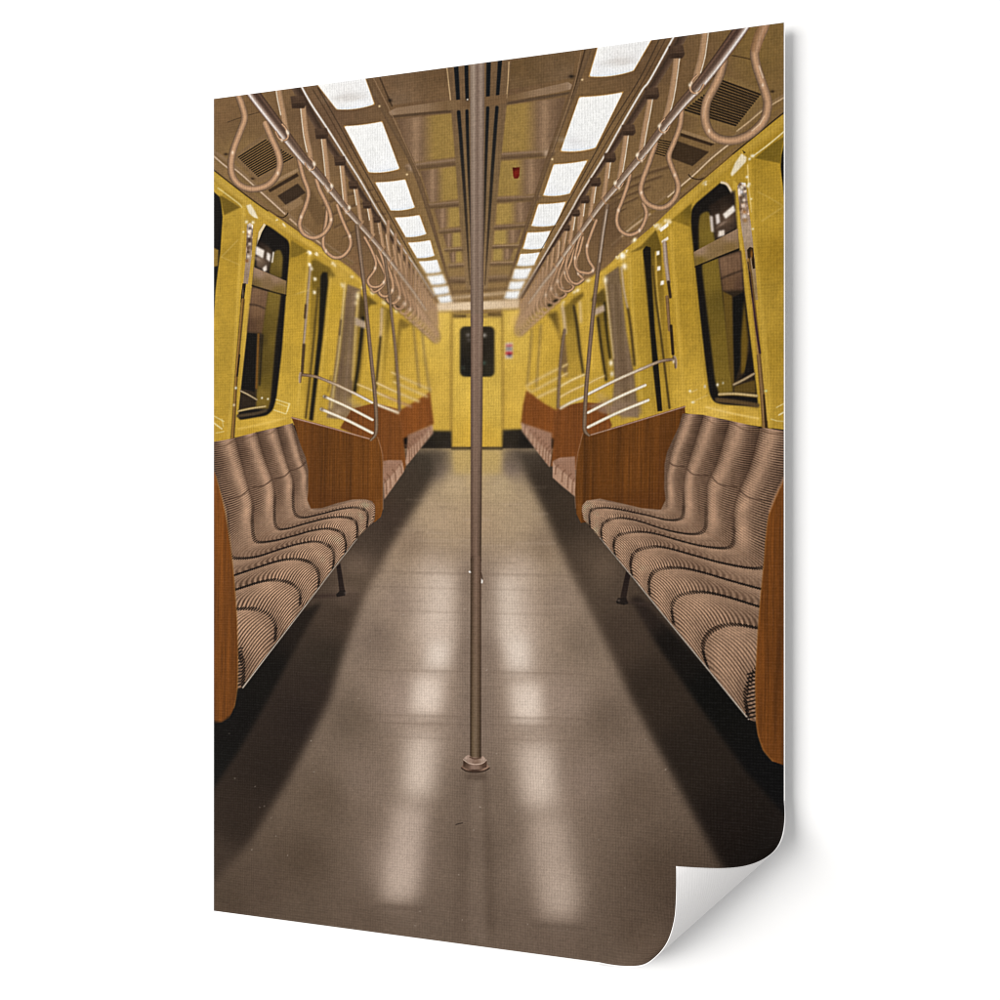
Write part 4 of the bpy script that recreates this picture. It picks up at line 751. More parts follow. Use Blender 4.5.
L([(674.5, 359.3), (660, 361.5), (641, 369.3)], 3.2, DKR, .35, HR+'#23', prof2=[(160, 138, 112), (200, 182, 156), (140, 112, 84)]); L([(641.5, 369), (616, 380.3), (588.5, 394)], 3.3, [(160, 138, 112), (206, 188, 162), (140, 112, 84)], .35, HR+'#23', prof2=LTR)
L([(674, 357), (675.4, 361), (675.8, 367.5)], [3, 3.4, 2.4], [(70, 52, 36), (130, 106, 82), (176, 152, 126)], .4, HR+'#23'); G(673.6, 361.5, 1, 1.5, (226, 208, 180), .8)
L([(645, 385.2), (618, 397.4), (588.3, 412.6)], 3.3, [(160, 132, 98), (236, 228, 206), (196, 180, 150)], .35, HR+'#24', prof2=LTR)
L([(648, 400.2), (618, 412.6), (588.3, 427.2)], 3.4, [(160, 132, 98), (240, 232, 210), (196, 180, 150)], .35, HR+'#25', prof2=LTR)

# ================= ceiling rails and hanging straps
UR = 'printed_ceiling_rail'; LR = 'printed_grab_rail'
CL = (70, 52, 38)
# upper rails (body then bright edge)
L([(291, 80), (303, 99), (324, 136), (344, 166), (357, 187), (378, 219), (396, 246), (415, 274), (432, 298)], [9, 9, 7.5, 6.5, 6, 5, 4, 3, 2], [(100, 78, 60), (76, 57, 44), (60, 45, 34), (96, 75, 57)], .45, UR+'#left')
L([(301, 86), (311, 104), (327.8, 129.5), (345.8, 158), (360.5, 181), (380, 214.5), (398, 241.5), (417.5, 270), (434, 296)], [2.2, 2.4, 2.4, 2.4, 2.4, 2.3, 2.3, 2.2, 2.], [(120, 98, 80), (242, 238, 232), (206, 196, 184)], .35, UR+'#left', prof2=[(130, 108, 88), (178, 158, 138), (150, 128, 106)])
L([(690, 22), (677, 45), (655, 82), (630, 122), (608, 156), (592, 180), (574, 211), (556, 241), (540, 266), (522, 298)], [11, 10, 8.5, 7, 6, 5.5, 5, 4, 3, 2], [(96, 74, 56), (60, 45, 34), (78, 58, 45), (104, 82, 62)], .45, UR+'#right')
L([(680, 27), (673.5, 37.6), (650.4, 79.4), (641.6, 91.5), (619.6, 129), (603, 158.5), (580, 194.8), (571, 211), (553, 241), (540, 263), (519, 298)], [2.2, 2.4, 2.4, 2.5, 2.4, 2.4, 2.3, 2.3, 2.2, 2., 1.8], [(206, 196, 182), (244, 240, 234), (120, 98, 80)], .35, UR+'#right', prof2=[(150, 128, 106), (178, 158, 138), (130, 108, 88)])
# straps: band from the upper rail, looped over the lower one
_st = [0]
def strap(p, w, hl, b=.4, al=1., clamp=None, tone=TAN):
    nm = 'printed_hanging_strap#%d' % _st[0]; _st[0] += 1
    d = AR(tone, float)
    L(p, w, [d*.78, d*1.02, d*.98, d*.8] if hl < 0 else [d*.8, d*.98, d*1.02, d*.78], b, nm, al)
    if hl:
        q = AR(p, float)+AR([hl*w*.44, 0]); k = len(q)
        L(q[:max(2, k-1)], .9 if b < .5 else .6, (238, 226, 206), .3, None, .85 if b < .5 else .4)
    if clamp:
        x, y, s = clamp
        F([(x-s, y-s*.7), (x+s*.8, y-s*.8), (x+s, y+s*.3), (x+s*.7, y+s*.8), (x-s*.8, y+s*.8)], [(x, y-s*.5, (80, 60, 45)), (x, y+s*.5, (54, 39, 29))], .5+b*.4, UR+('#left' if x < 476 else '#right'))
        L([(x-s*.8, y+s*.1), (x+s*.8, y)], .6, (104, 80, 60), .3, None, .6)
    return nm
def ring(p, w, b=.4, al=1., nm=None, tone=(164, 129, 99)):
    d = AR(tone, float)
    L(p, w, [d*.56, d*.94, d*1.2, d*1.02, d*.66], b, nm, al)
    if al > .9 and b < .6:
        q = spline(AR(p, float), 6)
        for k in (int(len(q)*.3), int(len(q)*.72)): G(q[k][0], q[k][1], .9, 1.3, (236, 214, 190), .7)
F([(360, 205), (378, 222), (400, 252), (437, 302), (438, 326), (424, 322), (404, 308), (384, 290), (366, 268), (352, 244)], [(365, 225, (96, 73, 52)), (400, 280, (116, 90, 66)), (432, 315, (150, 118, 84)), (380, 280, (110, 86, 58))], 1.2, None, .8)
F([(618, 196), (590, 214), (560, 246), (520, 300), (519, 320), (532, 316), (556, 296), (580, 278), (604, 262), (622, 240)], [(610, 215, (90, 68, 48)), (560, 270, (112, 87, 63)), (524, 310, (150, 118, 84)), (580, 268, (104, 80, 55))], 1.2, None, .8)
# far rings, each the same handle further down the rail
for k in range(15, 0, -1):
    f = 1/(1+.1*k)                                  # size relative to the first soft ring
    bl = .45+.035*k
    t = (166, 130, 98) if k < 6 else (186, 149, 115)
    # left
    c = AR([376.5, 268.]); v = AR(VP)-AR([0, 6])
    cc = v+(c-v)*f
    R0 = AR([(-10.5, -24), (-2, -8), (1, 2), (-7, 12), (-4.5, 19), (3, 19.5), (8, 12), (7, 0), (2, -14)])*f
    ring(cc+R0, 3.8*max(f, .45), bl, 1., 'printed_hanging_strap#L%d' % k, t)
    tp = cc+AR([3, -62])*f; lo = cc+AR([2, -14])*f
    L([tp, (tp+lo)/2, lo+AR([0, -2])*f], 4.2*max(f, .4), [AR(t)*.8, AR(t), AR(t)*.85], bl, 'printed_hanging_strap#L%d' % k, 1.)
    c = AR([584., 262.]); v = AR(VP)-AR([0, 8]); cc = v+(c-v)*f
    R0 = AR([(9.5, -38), (6, -24), (2, -12), (4.5, 1), (9, 7), (3, 12), (-6, 10), (-10, 2), (-8.5, -10), (-3, -24), (2, -36)])*f
    ring(cc+R0, 3.6*max(f, .45), bl, 1., 'printed_hanging_strap#R%d' % k, t)
    tp = cc+AR([6, -70])*f; lo = cc+AR([5, -38])*f
    L([tp, (tp+lo)/2, lo], 4.2*max(f, .4), [AR(t)*.85, AR(t), AR(t)*.8], bl, 'printed_hanging_strap#R%d' % k, 1.)
G(434, 326, 4, 6, (184, 148, 104), .5); G(519, 321, 5, 6, (184, 148, 104), .5)

# left side, soft ones then sharp
TN = (158, 118, 88)
nm = strap([(386.8, 235.5), (389, 250), (391.5, 268)], 3.4, -.6, .6); nm = strap([(393.5, 246), (395.5, 258), (397.5, 270)], 3.2, 0, .6); nm = strap([(399, 255), (401, 266), (403, 280)], 3, 0, .7); strap([(404, 263), (406, 274), (408, 288)], 2.8, 0, .8)
nm = strap([(379, 222), (381, 234), (383, 246)], 3.8, -.7, .5, clamp=(377, 219.5, 4)); ring([(379, 250), (384, 262), (387, 276), (382, 287), (374, 292), (370, 286)], 3, .6, .9, nm)
nm = strap([(368.8, 207), (371, 220), (372.6, 235)], 4, -.8, .45, clamp=(367, 205, 4.6))
ring([(365, 238), (371, 249), (375.8, 262), (374, 271), (368, 280), (371.5, 286.5), (380, 286), (386, 277), (383.5, 262), (378, 247)], 3.3, .5, 1, nm)
nm = strap([(355.6, 187), (358.5, 205), (361, 223.5)], 4.2, -1, .4, clamp=(353.5, 185, 5.2))
ring([(328, 204), (326, 222), (323, 242), (326, 251), (334, 257.4), (343, 256), (350, 247.5), (350.3, 238), (346, 228), (341, 216), (337.6, 206)], 4.0, .4, 1, nm)
nm = strap([(342, 165), (344, 185), (346, 206), (347.3, 212)], 4.6, -1, .35, clamp=(340, 161, 6))
ring([(298.3, 157), (303, 176), (308.3, 192), (306, 205), (300.5, 219), (300, 227), (304.5, 234.5), (314, 238), (324, 233.5), (330.6, 223), (330.2, 213), (325.5, 201), (320, 190), (317, 181)], 4.8, .35, 1, nm)
nm2 = strap([(323.5, 137), (326, 158), (327.8, 176), (328.6, 188)], 5, -1, .35, clamp=(321.5, 133.5, 6.8))
nm3 = strap([(303, 106), (306, 134), (309.6, 152), (311.5, 166)], 5.6, -1, .35, clamp=(298.5, 102, 8))
ring([(236.5, 92), (241.5, 104), (244.6, 118), (240, 132), (233.4, 150), (231, 165), (233, 177), (241, 186), (254, 189.2), (268, 185), (277, 175), (280, 163), (277.5, 151), (271.5, 137.5), (266, 124.5)], 7, .4, 1, nm3)
nm4 = strap([(278, 84), (280, 98), (283.5, 115), (286, 132)], 6, -1, .4)
# lower rail, left
BARL = [(246, 82), (256, 97), (282, 131), (302, 157), (316, 172), (330, 188.5), (348, 211), (371, 237), (387.5, 257), (402.5, 277), (414.5, 293), (426, 310)]
L(BARL, [13, 12.5, 11, 9, 8.2, 7.5, 6, 4.8, 4, 3.2, 2.6, 2], [(196, 176, 160), (232, 220, 212), (112, 90, 76), (64, 46, 38), (84, 62, 50), (60, 43, 34)][::-1] if False else [(96, 70, 58), (240, 232, 228), (150, 128, 116), (78, 57, 47), (58, 41, 33), (92, 68, 54), (50, 36, 28)], .4, LR+'#left', prof2=[(130, 104, 82), (196, 176, 152), (170, 146, 122), (120, 92, 70)])
for (x, y, s, n_) in ((283.5, 134, 8.5, nm4), (311, 165, 6.5, nm3), (329, 187, 5.6, nm2), (347, 208.5, 4.6, nm)):
    ring([(x-s*.9, y-s*.2), (x-s*.5, y+s*.55), (x+s*.15, y+s*.75), (x+s*.55, y+s*.3), (x+s*.3, y-s*.6), (x-s*.1, y-s*1.1)], max(1.4, s*.27), .3, 1, n_)
    G(x+s*.55, y-s*.1, 1, 1.4, (240, 226, 208), .8)
for x, y in ((361.5, 224.5), (372.5, 237.5), (383, 250), (391, 261), (398, 271)): L([(x-2.4, y+3), (x+1.8, y-3.2)], 2., (168, 132, 100), .4, None, .6)
# right side
strap([(548, 257), (547, 266), (545.5, 280)], 2.8, 0, .8); strap([(553.5, 249), (552, 260), (550.5, 272)], 3, 0, .7); strap([(559, 242), (557.5, 258), (556, 266)], 3.3, .5, .6); strap([(566, 231), (564, 243), (562.4, 254)], 3.6, .6, .5, clamp=(567, 228, 3.8))
nm = strap([(573.8, 217), (572, 230), (570, 243)], 3.9, .8, .45, clamp=(576, 213, 4.3)); ring([(571, 246), (567, 258), (566, 268), (570, 280), (577, 284), (583, 280)], 3, .6, .9, nm)
nmE = strap([(583.6, 202), (582, 216), (580, 230)], 4.1, .8, .4, clamp=(585, 199.5, 5))
ring([(581.5, 233), (577.5, 246), (574.8, 260), (576, 268), (581, 272.5), (588, 273.5), (594, 269)], 3.2, .55, .95, nmE)
nm1 = strap([(594.3, 186), (592, 203), (589.5, 219)], 4.5, .9, .4, clamp=(595.5, 182, 5.6))
ring([(596, 221), (591, 234), (586.8, 248), (588.6, 260), (593.5, 268.6), (589, 273), (581, 272)], 3.7, .45, 1, nm1)
nm2 = strap([(608.6, 161), (606.5, 178), (603.8, 197)], 4.8, 1, .35, clamp=(610, 157.5, 6.2))
ring([(643.5, 204), (646.3, 212), (645, 220), (639.5, 230.5), (629.6, 234.8), (621, 231), (617, 222.5), (618, 212), (622, 201.5), (627, 187), (630, 176)], 4.3, .38, 1, nm2)
nm3 = strap([(626.4, 133), (623.8, 152), (620.5, 172), (618.4, 184)], 5.2, 1, .35, clamp=(628.6, 130, 7))
ring([(681.5, 112), (679.5, 127), (674, 142), (668.8, 156), (672, 168), (677.4, 182), (677.6, 191), (673, 200.5), (664.5, 207.2), (654.5, 207), (645.5, 201.5), (641, 191), (642.6, 180.5), (648, 166), (652.5, 153), (655.4, 144.5)], 5.6, .35, 1, nm3)
nm4 = strap([(650.5, 97), (647.6, 114), (644.5, 130), (641.5, 148), (639.5, 160)], 5.6, 1, .35, clamp=(652, 93.5, 7.4))
nm5 = strap([(677, 56), (674.2, 78), (671, 98), (667, 114), (662.6, 129)], 6.4, 1, .35, clamp=(676.5, 52, 8.2))
ring([(767.5, 14), (764, 28), (757.8, 42), (754.6, 53), (756.5, 66), (761, 80), (766, 95), (767.6, 105), (764.5, 119), (757, 128.5), (746, 136.5), (732, 140.6), (718, 138.5), (709, 131), (705, 117), (707, 101.5), (714, 87.5), (719.5, 76), (723.4, 62)], 9.2, .45, 1, nm5)
L([(768, 16), (760, 33), (755.5, 48)], 10, [(120, 88, 58), (150, 112, 78), (176, 138, 108), (150, 110, 78)], .8, nm5, .9)
specks([(759, 66), (763, 78)], 1.2, (240, 216, 190), .8, .4); specks([(703.4, 118), (704.5, 108), (709, 96)], 1., (220, 188, 160), .6, .4); specks([(752, 131), (760, 124), (764.5, 116)], 1.1, (240, 214, 180), .75, .35)
nm6 = strap([(705.5, 30), (702, 56), (697.5, 73), (694, 88)], 7.2, 1, .4)
BARR = [(752, 10), (742, 27), (720, 58), (700, 84), (682, 104), (662, 129), (645.5, 151), (627, 173), (616, 187), (600.5, 205), (584, 227.5), (567, 250.5), (553, 271), (542.5, 284), (529, 303)]
L(BARR, [14, 13.5, 12.5, 11, 9.5, 8.2, 7.4, 6.6, 6, 5.4, 4.7, 4.2, 3.6, 3, 2], [(50, 36, 28), (94, 68, 54), (60, 42, 34), (80, 58, 48), (150, 128, 116), (242, 236, 232), (98, 72, 60)], .4, LR+'#right', prof2=[(120, 92, 70), (170, 146, 122), (196, 176, 152), (130, 104, 82)])
for (x, y, s, n_) in ((695, 86, 9.5, nm6), (663, 127, 7.2, nm5), (640.5, 156, 6.4, nm4), (618, 184, 5.6, nm3)):
    ring([(x+s*.9, y-s*.1), (x+s*.5, y+s*.55), (x-s*.1, y+s*.75), (x-s*.5, y+s*.3), (x-s*.25, y-s*.6), (x+s*.2, y-s*1.1)], max(1.5, s*.27), .3, 1, n_)
    G(x-s*.55, y-s*.1, 1, 1.4, (240, 228, 210), .8)
for x, y in ((603.5, 201), (591, 217), (580, 231), (570.5, 244), (562, 256), (555, 267)): L([(x+2.6, y+3), (x-1.8, y-3.2)], 2.1, (168, 128, 94), .4, None, .6)

# ================= slanting stanchions
SP = 'printed_slanted_pole'
PP = [(74, 57, 43), (132, 108, 86), (96, 76, 58)]
for p, w, b, n_, al in (([(413, 322), (416, 352), (419.5, 388)], 2.2, .8, 0, .55), ([(422, 330), (425, 358), (430, 392)], 2.2, .8, 1, .55), ([(532, 330), (530, 355), (527.5, 383)], 2.2, .8, 2, .5), ([(541, 325), (539, 352), (536.6, 386)], 2.2, .8, 3, .5),
                        ([(385, 258), (388, 281), (392, 318), (395.5, 350), (398.4, 385), (399.6, 410)], 3., .5, 4, 1), ([(564.6, 330), (561.5, 352), (559.6, 375), (558, 407)], 3., .5, 5, 1)):
    L(p, w, PP, b, SP+'#%d' % n_, al)
L([(357, 226), (360, 250), (364, 285), (367.6, 322), (371.6, 362), (375, 395), (376.4, 420), (375.6, 434), (371, 440)], [4.2, 4.2, 3.8, 3.8, 3.8, 3.8, 3.8, 3.4, 2.4], PP, .4, SP+'#6')
L([(607.4, 206), (603, 232), (598.6, 266), (594, 304), (589.6, 350), (586.2, 390), (584.6, 420), (585, 431), (589, 435.5)], [4.4, 4.4, 4.2, 4, 4, 4, 4, 3.6, 2.4], PP[::-1], .4, SP+'#7', prof2=PP)
L([(607, 210), (603.5, 232), (599.5, 262)], 1.4, (196, 178, 162), .4, None, .7); L([(357.4, 230), (361, 262), (364, 284)], 1.1, (150, 126, 108), .4, None, .6)

# ================= centre pole
PO = 'printed_centre_pole'
def pole(p, w, a, b): L(p, w, a, .4, PO, prof2=b, smooth=False)
edge = (74, 55, 44)
pole([(477.4, 10), (477, 320)], [15, 12.6], [(133, 115, 98), (162, 144, 128), (118, 98, 85), (155, 135, 120), (118, 99, 85)], [(93, 74, 62), (135, 114, 98), (120, 99, 85), (131, 111, 96), (91, 72, 60)])
pole([(477, 320), (476, 560)], [12.6, 10.6], [(94, 74, 62), (137, 114, 98), (122, 99, 85), (133, 111, 96), (92, 72, 60)], [edge, (104, 82, 67), (120, 96, 81), (94, 74, 60), (61, 46, 34)])
pole([(476, 560), (475.6, 761)], [10.6, 11.2], [edge, (104, 82, 67), (120, 96, 81), (94, 74, 60), (61, 46, 34)][::-1], [(45, 32, 21), (104, 86, 65), (114, 96, 77), (86, 69, 52), (49, 36, 25)])
F([(468.6, 571), (470.5, 571), (471, 573), (469, 572.8)], (222, 208, 196), .35); F([(481.4, 578), (483.2, 581), (482.6, 583.6), (481.2, 583)], (222, 208, 196), .35); L([(481, 573), (482.4, 579)], 1.2, (70, 52, 40), .3)
PB_ = PO+'/printed_pole_base'
F([(461, 767), (464, 764), (487, 764), (489.6, 767), (487, 770), (480, 771.8), (470, 771.8), (463.5, 770)], [(465, 768, (120, 94, 78)), (475, 771, (66, 48, 38)), (486, 768, (140, 112, 94))], .4, PB_)
L([(461.5, 768), (467, 771.2), (476, 772.2), (484, 771), (489.5, 768)], 1.1, (40, 27, 20), .35, PB_)
F([(463.2, 760), (469, 763), (481, 763.5), (487, 760), (487, 767), (481, 769.5), (469, 769.5), (463.2, 767)], [(464, 764, (60, 43, 32)), (467, 766, (94, 73, 60)), (473, 766, (139, 113, 99)), (478, 766, (151, 125, 110)), (480, 766, (103, 79, 65)), (483, 765, (72, 53, 41)), (486.5, 765, (82, 61, 49))], .4, PB_)
F([(463.8, 758), (468, 754.5), (472, 757), (480, 757.5), (483, 756), (486.4, 759.5), (481, 763.8), (470, 763.8)], [(466, 758, (168, 144, 129)), (470, 762, (151, 125, 110)), (476, 761, (137, 110, 94)), (483, 760, (170, 146, 130)), (476, 764, (103, 79, 65))], .4, PB_)
L([(463.6, 759.5), (470, 763.6), (481, 763.8), (486.6, 760)], .8, (216, 190, 172), .25, None, .8); L([(470, 757), (475, 758.8), (481, 757.6)], 1.2, (84, 62, 48), .4)
F([(464, 773), (488, 773), (484, 780), (468, 780)], (72, 57, 46), 2, None, .5)

# a touch of lens softness far down the car
soften(388, 262, 470, 455, .85); soften(484, 262, 570, 455, .85)
# painted steel: a little uneven
_yw = np.isin(IDM, [i for i, n in enumerate(IDS) if n in ('printed_side_wall#left', 'printed_side_wall#right', 'printed_end_wall', 'printed_end_wall/printed_door')]).astype(np.float32)
_gx, _gy = grid((0, NW, 0, NH))
_l = IMG.mean(-1, keepdims=True); _k = (1+.035*noise(_gx, _gy, 26, 60, 61)+.025*noise(_gx, _gy, 9, 14, 62))[..., None]
_v = (_l+(IMG-_l)*.97)*_k*AR([1., .99, .99])*(1.02-.075*np.clip((np.abs(_gx-476)-120)/120, 0, 1))[..., None]
IMG = IMG*(1-_yw[..., None])+_v*_yw[..., None]
_cw = np.isin(IDM, [IDS.index('printed_ceiling')]).astype(np.float32)[..., None]
IMG = IMG*(1+_cw*AR([.075, .07, .04]))
# the print is sharpened, as prints are
for _s, _k in ((.55, .75), (1.6, .28)):
    IMG = IMG+_k*(IMG-np.stack([blur(IMG[..., k].copy(), _s*S) for k in range(3)], -1))
IMG = np.clip(IMG, 0, 255)
# paper-fine grain of the print
_gx, _gy = grid((0, NW, 0, NH))
IMG *= (1+.022*noise(_gx, _gy, .7, .7, 31)+.02*noise(_gx, _gy, 1.7, 1.7, 32)+.012*noise(_gx, _gy, 5, 5, 33))[..., None]
IMG = np.clip(IMG, 6, 250)

# ======================================================================== the scene
import bpy
scn = bpy.context.scene
HT, WD = 0.9, 0.6                       # metres
FPX = 812.8                             # focal length in units of 1/1000 of the picture width
dL, dR = FPX/812*HT, FPX/965*HT         # distance of the left and of the right edge from the camera
xL, xR = -286/812*HT, 285/965*HT
CY = 505.
ux, uy = (xR-xL), (dR-dL); ln = math.hypot(ux, uy); ROT = math.atan2(uy, ux)
nx, ny = uy/ln, -ux/ln                  # poster normal, towards the viewer
EYE = 1.5

def proof(u, v):
    """sheet coordinates (metres from the left edge, metres below the top) -> drawing coordinates of the print"""
    t = u/ln; d = dL+(dR-dL)*t
    return 500+FPX*(xL+ux*t)/d, CY+FPX*(v-HT/2)/d

def unproof(x, y, h=0.):
    """inverse, for a point lifted h metres off the sheet"""
    k = (x-500)/FPX
    t = (k*(dL+ny*h)-xL-nx*h)/(ux-k*uy); d = dL+uy*t+ny*h
    return t*ln, HT/2+(y-CY)*d/FPX

# --- the curl: the two free edges of the corner as space curves, ruled lines between them
TT = np.linspace(0, 1, 121)
def hermite(P, col):
    t = P[:, 2]; y = P[:, col]; m = np.gradient(y, t, edge_order=2)
    i = np.clip(np.searchsorted(t, TT)-1, 0, len(t)-2); w = t[i+1]-t[i]; s = (TT-t[i])/w
    return (2*s**3-3*s**2+1)*y[i]+(s**3-2*s**2+s)*w*m[i]+(3*s**2-2*s**3)*y[i+1]+(s**3-s**2)*w*m[i+1]
HH = HT*np.interp(TT, [0, .07, .14, .255, .433, .572, .75, .877, 1], [0, .001, .004, .0125, .032, .047, .066, .077, .084])
HH = np.convolve(np.pad(HH, 8, mode='edge'), np.ones(17)/17, 'valid'); HH -= HH[0]
RE = AR([(785, 800, 0), (784.9, 826, .139), (780.5, 842, .255), (765, 858, .433), (748, 865, .572), (722, 868, .749), (700, 867.5, .877), (676, 866, 1)], float)
BE = AR([(597, 964.2, 0), (627, 967.8, .16), (640, 966.6, .25), (655, 957, .394), (667, 942, .546), (674, 920, .70), (676, 895, .851), (676, 866, 1)], float)
FA = unproof(785, 800); FB = unproof(597, 964.2); FC = (ln, HT)
ERu, ERv = unproof(hermite(RE, 0), hermite(RE, 1), HH)
EBu, EBv = unproof(hermite(BE, 0), hermite(BE, 1), HH)
def smooth0(a, start):                   # leave the flat sheet without a crease
    a = a.copy(); a[0] = start; return a
ERu, ERv, EBu, EBv = smooth0(ERu, FA[0]), smooth0(ERv, FA[1]), smooth0(EBu, FB[0]), smooth0(EBv, FB[1])
_M = np.linalg.inv(AR([[FA[0], FB[0], FC[0]], [FA[1], FB[1], FC[1]], [1, 1, 1]], float))
def bary(u, v):
    o = np.ones_like(u); return [_M[i, 0]*u+_M[i, 1]*v+_M[i, 2]*o for i in range(3)]
def ruled(tau, lam):
    i = lambda a: np.interp(tau, TT, a)
    return (i(ERu)*lam+i(EBu)*(1-lam), i(ERv)*lam+i(EBv)*(1-lam), i(HH))
def bend(u, v):
    a, b, c = bary(u, v); m = c > 0
    cc = np.clip(c, 0, 1); lam = np.where(a+b > 1e-6, a/np.maximum(a+b, 1e-6), .5)
    lam = np.clip(lam, -.05, 1.05)
    U, V, H = ruled(cc, lam)
    return np.where(m, U, u), np.where(m, V, v), np.where(m, H, 0.)
def bend_n(u, v, off):
    """bent point, pushed off along the sheet's own normal"""
    e = 4e-4
    P = np.stack(bend(u, v), -1); Pu = np.stack(bend(u-e, v), -1); Pv = np.stack(bend(u, v-e), -1)
    N = np.cross(P-Pu, P-Pv)            # (u right, v down, h to viewer)
    l = np.linalg.norm(N, axis=-1, keepdims=True); N = N/np.maximum(l, 1e-12)
    return P+N*off

def local(P):                            # sheet (u, v, h) -> the poster's own axes (x right, y back, z up)
    return np.stack([P[..., 0]-ln/2, -P[..., 2], HT-P[..., 1]], -1)

def mesh_of(name, V, Fc, mat, parent, cols=None, uvs=None, smooth=True):
    me = bpy.data.meshes.new(name)
    me.vertices.add(len(V)); me.vertices.foreach_set('co', AR(V, np.float32).ravel())
    n = len(Fc); k = Fc.shape[1]
    me.loops.add(n*k); me.loops.foreach_set('vertex_index', AR(Fc, np.int32).ravel())
    me.polygons.add(n); me.polygons.foreach_set('loop_start', np.arange(0, n*k, k, dtype=np.int32)); me.polygons.foreach_set('loop_total', np.full(n, k, np.int32))
    me.polygons.foreach_set('use_smooth', np.full(n, smooth, bool))
    if cols is not None:
        at = me.color_attributes.new('ink', 'FLOAT_COLOR', 'POINT')
        at.data.foreach_set('color', np.c_[cols, np.ones(len(cols))].astype(np.float32).ravel())
    if uvs is not None:
        at = me.attributes.new('sheet', 'FLOAT_VECTOR', 'POINT')
        at.data.foreach_set('vector', np.c_[uvs, np.zeros(len(uvs))].astype(np.float32).ravel())
    me.update(calc_edges=True); me.materials.append(mat)
    o = bpy.data.objects.new(name, me); scn.collection.objects.link(o); o.parent = parent
    return o

# --- materials
def node(nt, t, **k):
    n = nt.nodes.new(t)
    for a, b in k.items(): setattr(n, a, b)
    return n
def weave(nt, scale):
    """linen weave: threads crossing, irregular in width"""
    L_ = nt.links.new
    at = node(nt, 'ShaderNodeAttribute', attribute_name='sheet'); 
    def noisy(sx, sy, det=2.):
        mp = node(nt, 'ShaderNodeMapping'); mp.inputs['Scale'].default_value = (sx, sy, 1)
        no = node(nt, 'ShaderNodeTexNoise'); no.inputs['Scale'].default_value = 1; no.inputs['Detail'].default_value = det
        L_(at.outputs['Vector'], mp.inputs['Vector']); L_(mp.outputs[0], no.inputs['Vector']); return no.outputs[0]
    sp = node(nt, 'ShaderNodeSeparateXYZ'); L_(at.outputs['Vector'], sp.inputs[0])
    def math_(op, a, b=None, c=None):
        m = node(nt, 'ShaderNodeMath', operation=op)
        for i, x in enumerate((a, b, c)):
            if x is None: continue
            if isinstance(x, (int, float)): m.inputs[i].default_value = x
            else: L_(x, m.inputs[i])
        return m.outputs[0]
    f = 2*math.pi*scale
    wu = math_('SINE', math_('ADD', math_('MULTIPLY', sp.outputs[0], f), math_('MULTIPLY', noisy(90, 40), 7.)))
    wv = math_('SINE', math_('ADD', math_('MULTIPLY', sp.outputs[1], f), math_('MULTIPLY', noisy(40, 90), 7.)))
    tu = math_('MULTIPLY', math_('SUBTRACT', noisy(520, 40, 1.), .5), 1.0)     # slubs along the warp
    tv = math_('MULTIPLY', math_('SUBTRACT', noisy(40, 520, 1.), .5), 2.2)
    fine = math_('MULTIPLY', math_('SUBTRACT', noisy(520, 520, 2.), .5), 2.4)
    mid = math_('MULTIPLY', math_('SUBTRACT', noisy(230, 300, 1.), .5), 3.0)
    fine = math_('ADD', fine, mid)
    s = math_('ADD', math_('ADD', math_('MULTIPLY', wu, .30), math_('MULTIPLY', wv, .66)), math_('ADD', math_('ADD', tu, tv), fine))
    return s, math_, L_
def print_mat():
    m = bpy.data.materials.new('ink_on_canvas'); m.use_nodes = True; nt = m.node_tree; b = nt.nodes['Principled BSDF']
    s, M, L_ = weave(nt, 366.)
    ink = node(nt, 'ShaderNodeAttribute', attribute_name='ink')
    dens = M('SUBTRACT', 1., M('MULTIPLY', ink.outputs['Fac'], .75))      # bare canvas shows less of the weave
    k = M('ADD', M('MULTIPLY', M('MULTIPLY', s, WEAVE_INK), dens), INK_GAIN)
    mul = node(nt, 'ShaderNodeVectorMath', operation='SCALE'); L_(ink.outputs['Color'], mul.inputs[0]); L_(k, mul.inputs['Scale'])
    add = node(nt, 'ShaderNodeVectorMath', operation='ADD'); L_(mul.outputs[0], add.inputs[0])
    lift = M('MULTIPLY', M('MAXIMUM', s, 0.), .0022)
    cmb = node(nt, 'ShaderNodeCombineXYZ')
    for i in range(3): L_(lift, cmb.inputs[i])
    L_(cmb.outputs[0], add.inputs[1])
    L_(add.outputs[0], b.inputs['Base Color'])
    b.inputs['Roughness'].default_value = .75; b.inputs['Specular IOR Level'].default_value = .03
    bp = node(nt, 'ShaderNodeBump'); bp.inputs['Strength'].default_value = .55; bp.inputs['Distance'].default_value = .0003
    L_(s, bp.inputs['Height']); L_(bp.outputs[0], b.inputs['Normal'])
    return m
def paper_mat():
    m = bpy.data.materials.new('white_canvas_back'); m.use_nodes = True; nt = m.node_tree; b = nt.nodes['Principled BSDF']
    s, M, L_ = weave(nt, 420.)
    rgb = node(nt, 'ShaderNodeCombineXYZ'); k = M('ADD', M('MULTIPLY', s, .007), PAPER)
    L_(k, rgb.inputs[0]); L_(M('MULTIPLY', k, .985), rgb.inputs[1]); L_(M('MULTIPLY', k, .98), rgb.inputs[2])
    L_(rgb.outputs[0], b.inputs['Base Color']); b.inputs['Roughness'].default_value = .85; b.inputs['Specular IOR Level'].default_value = .1
    bp = node(nt, 'ShaderNodeBump'); bp.inputs['Strength'].default_value = .10; bp.inputs['Distance'].default_value = .0003
    L_(s, bp.inputs['Height']); L_(bp.outputs[0], b.inputs['Normal'])
    return m
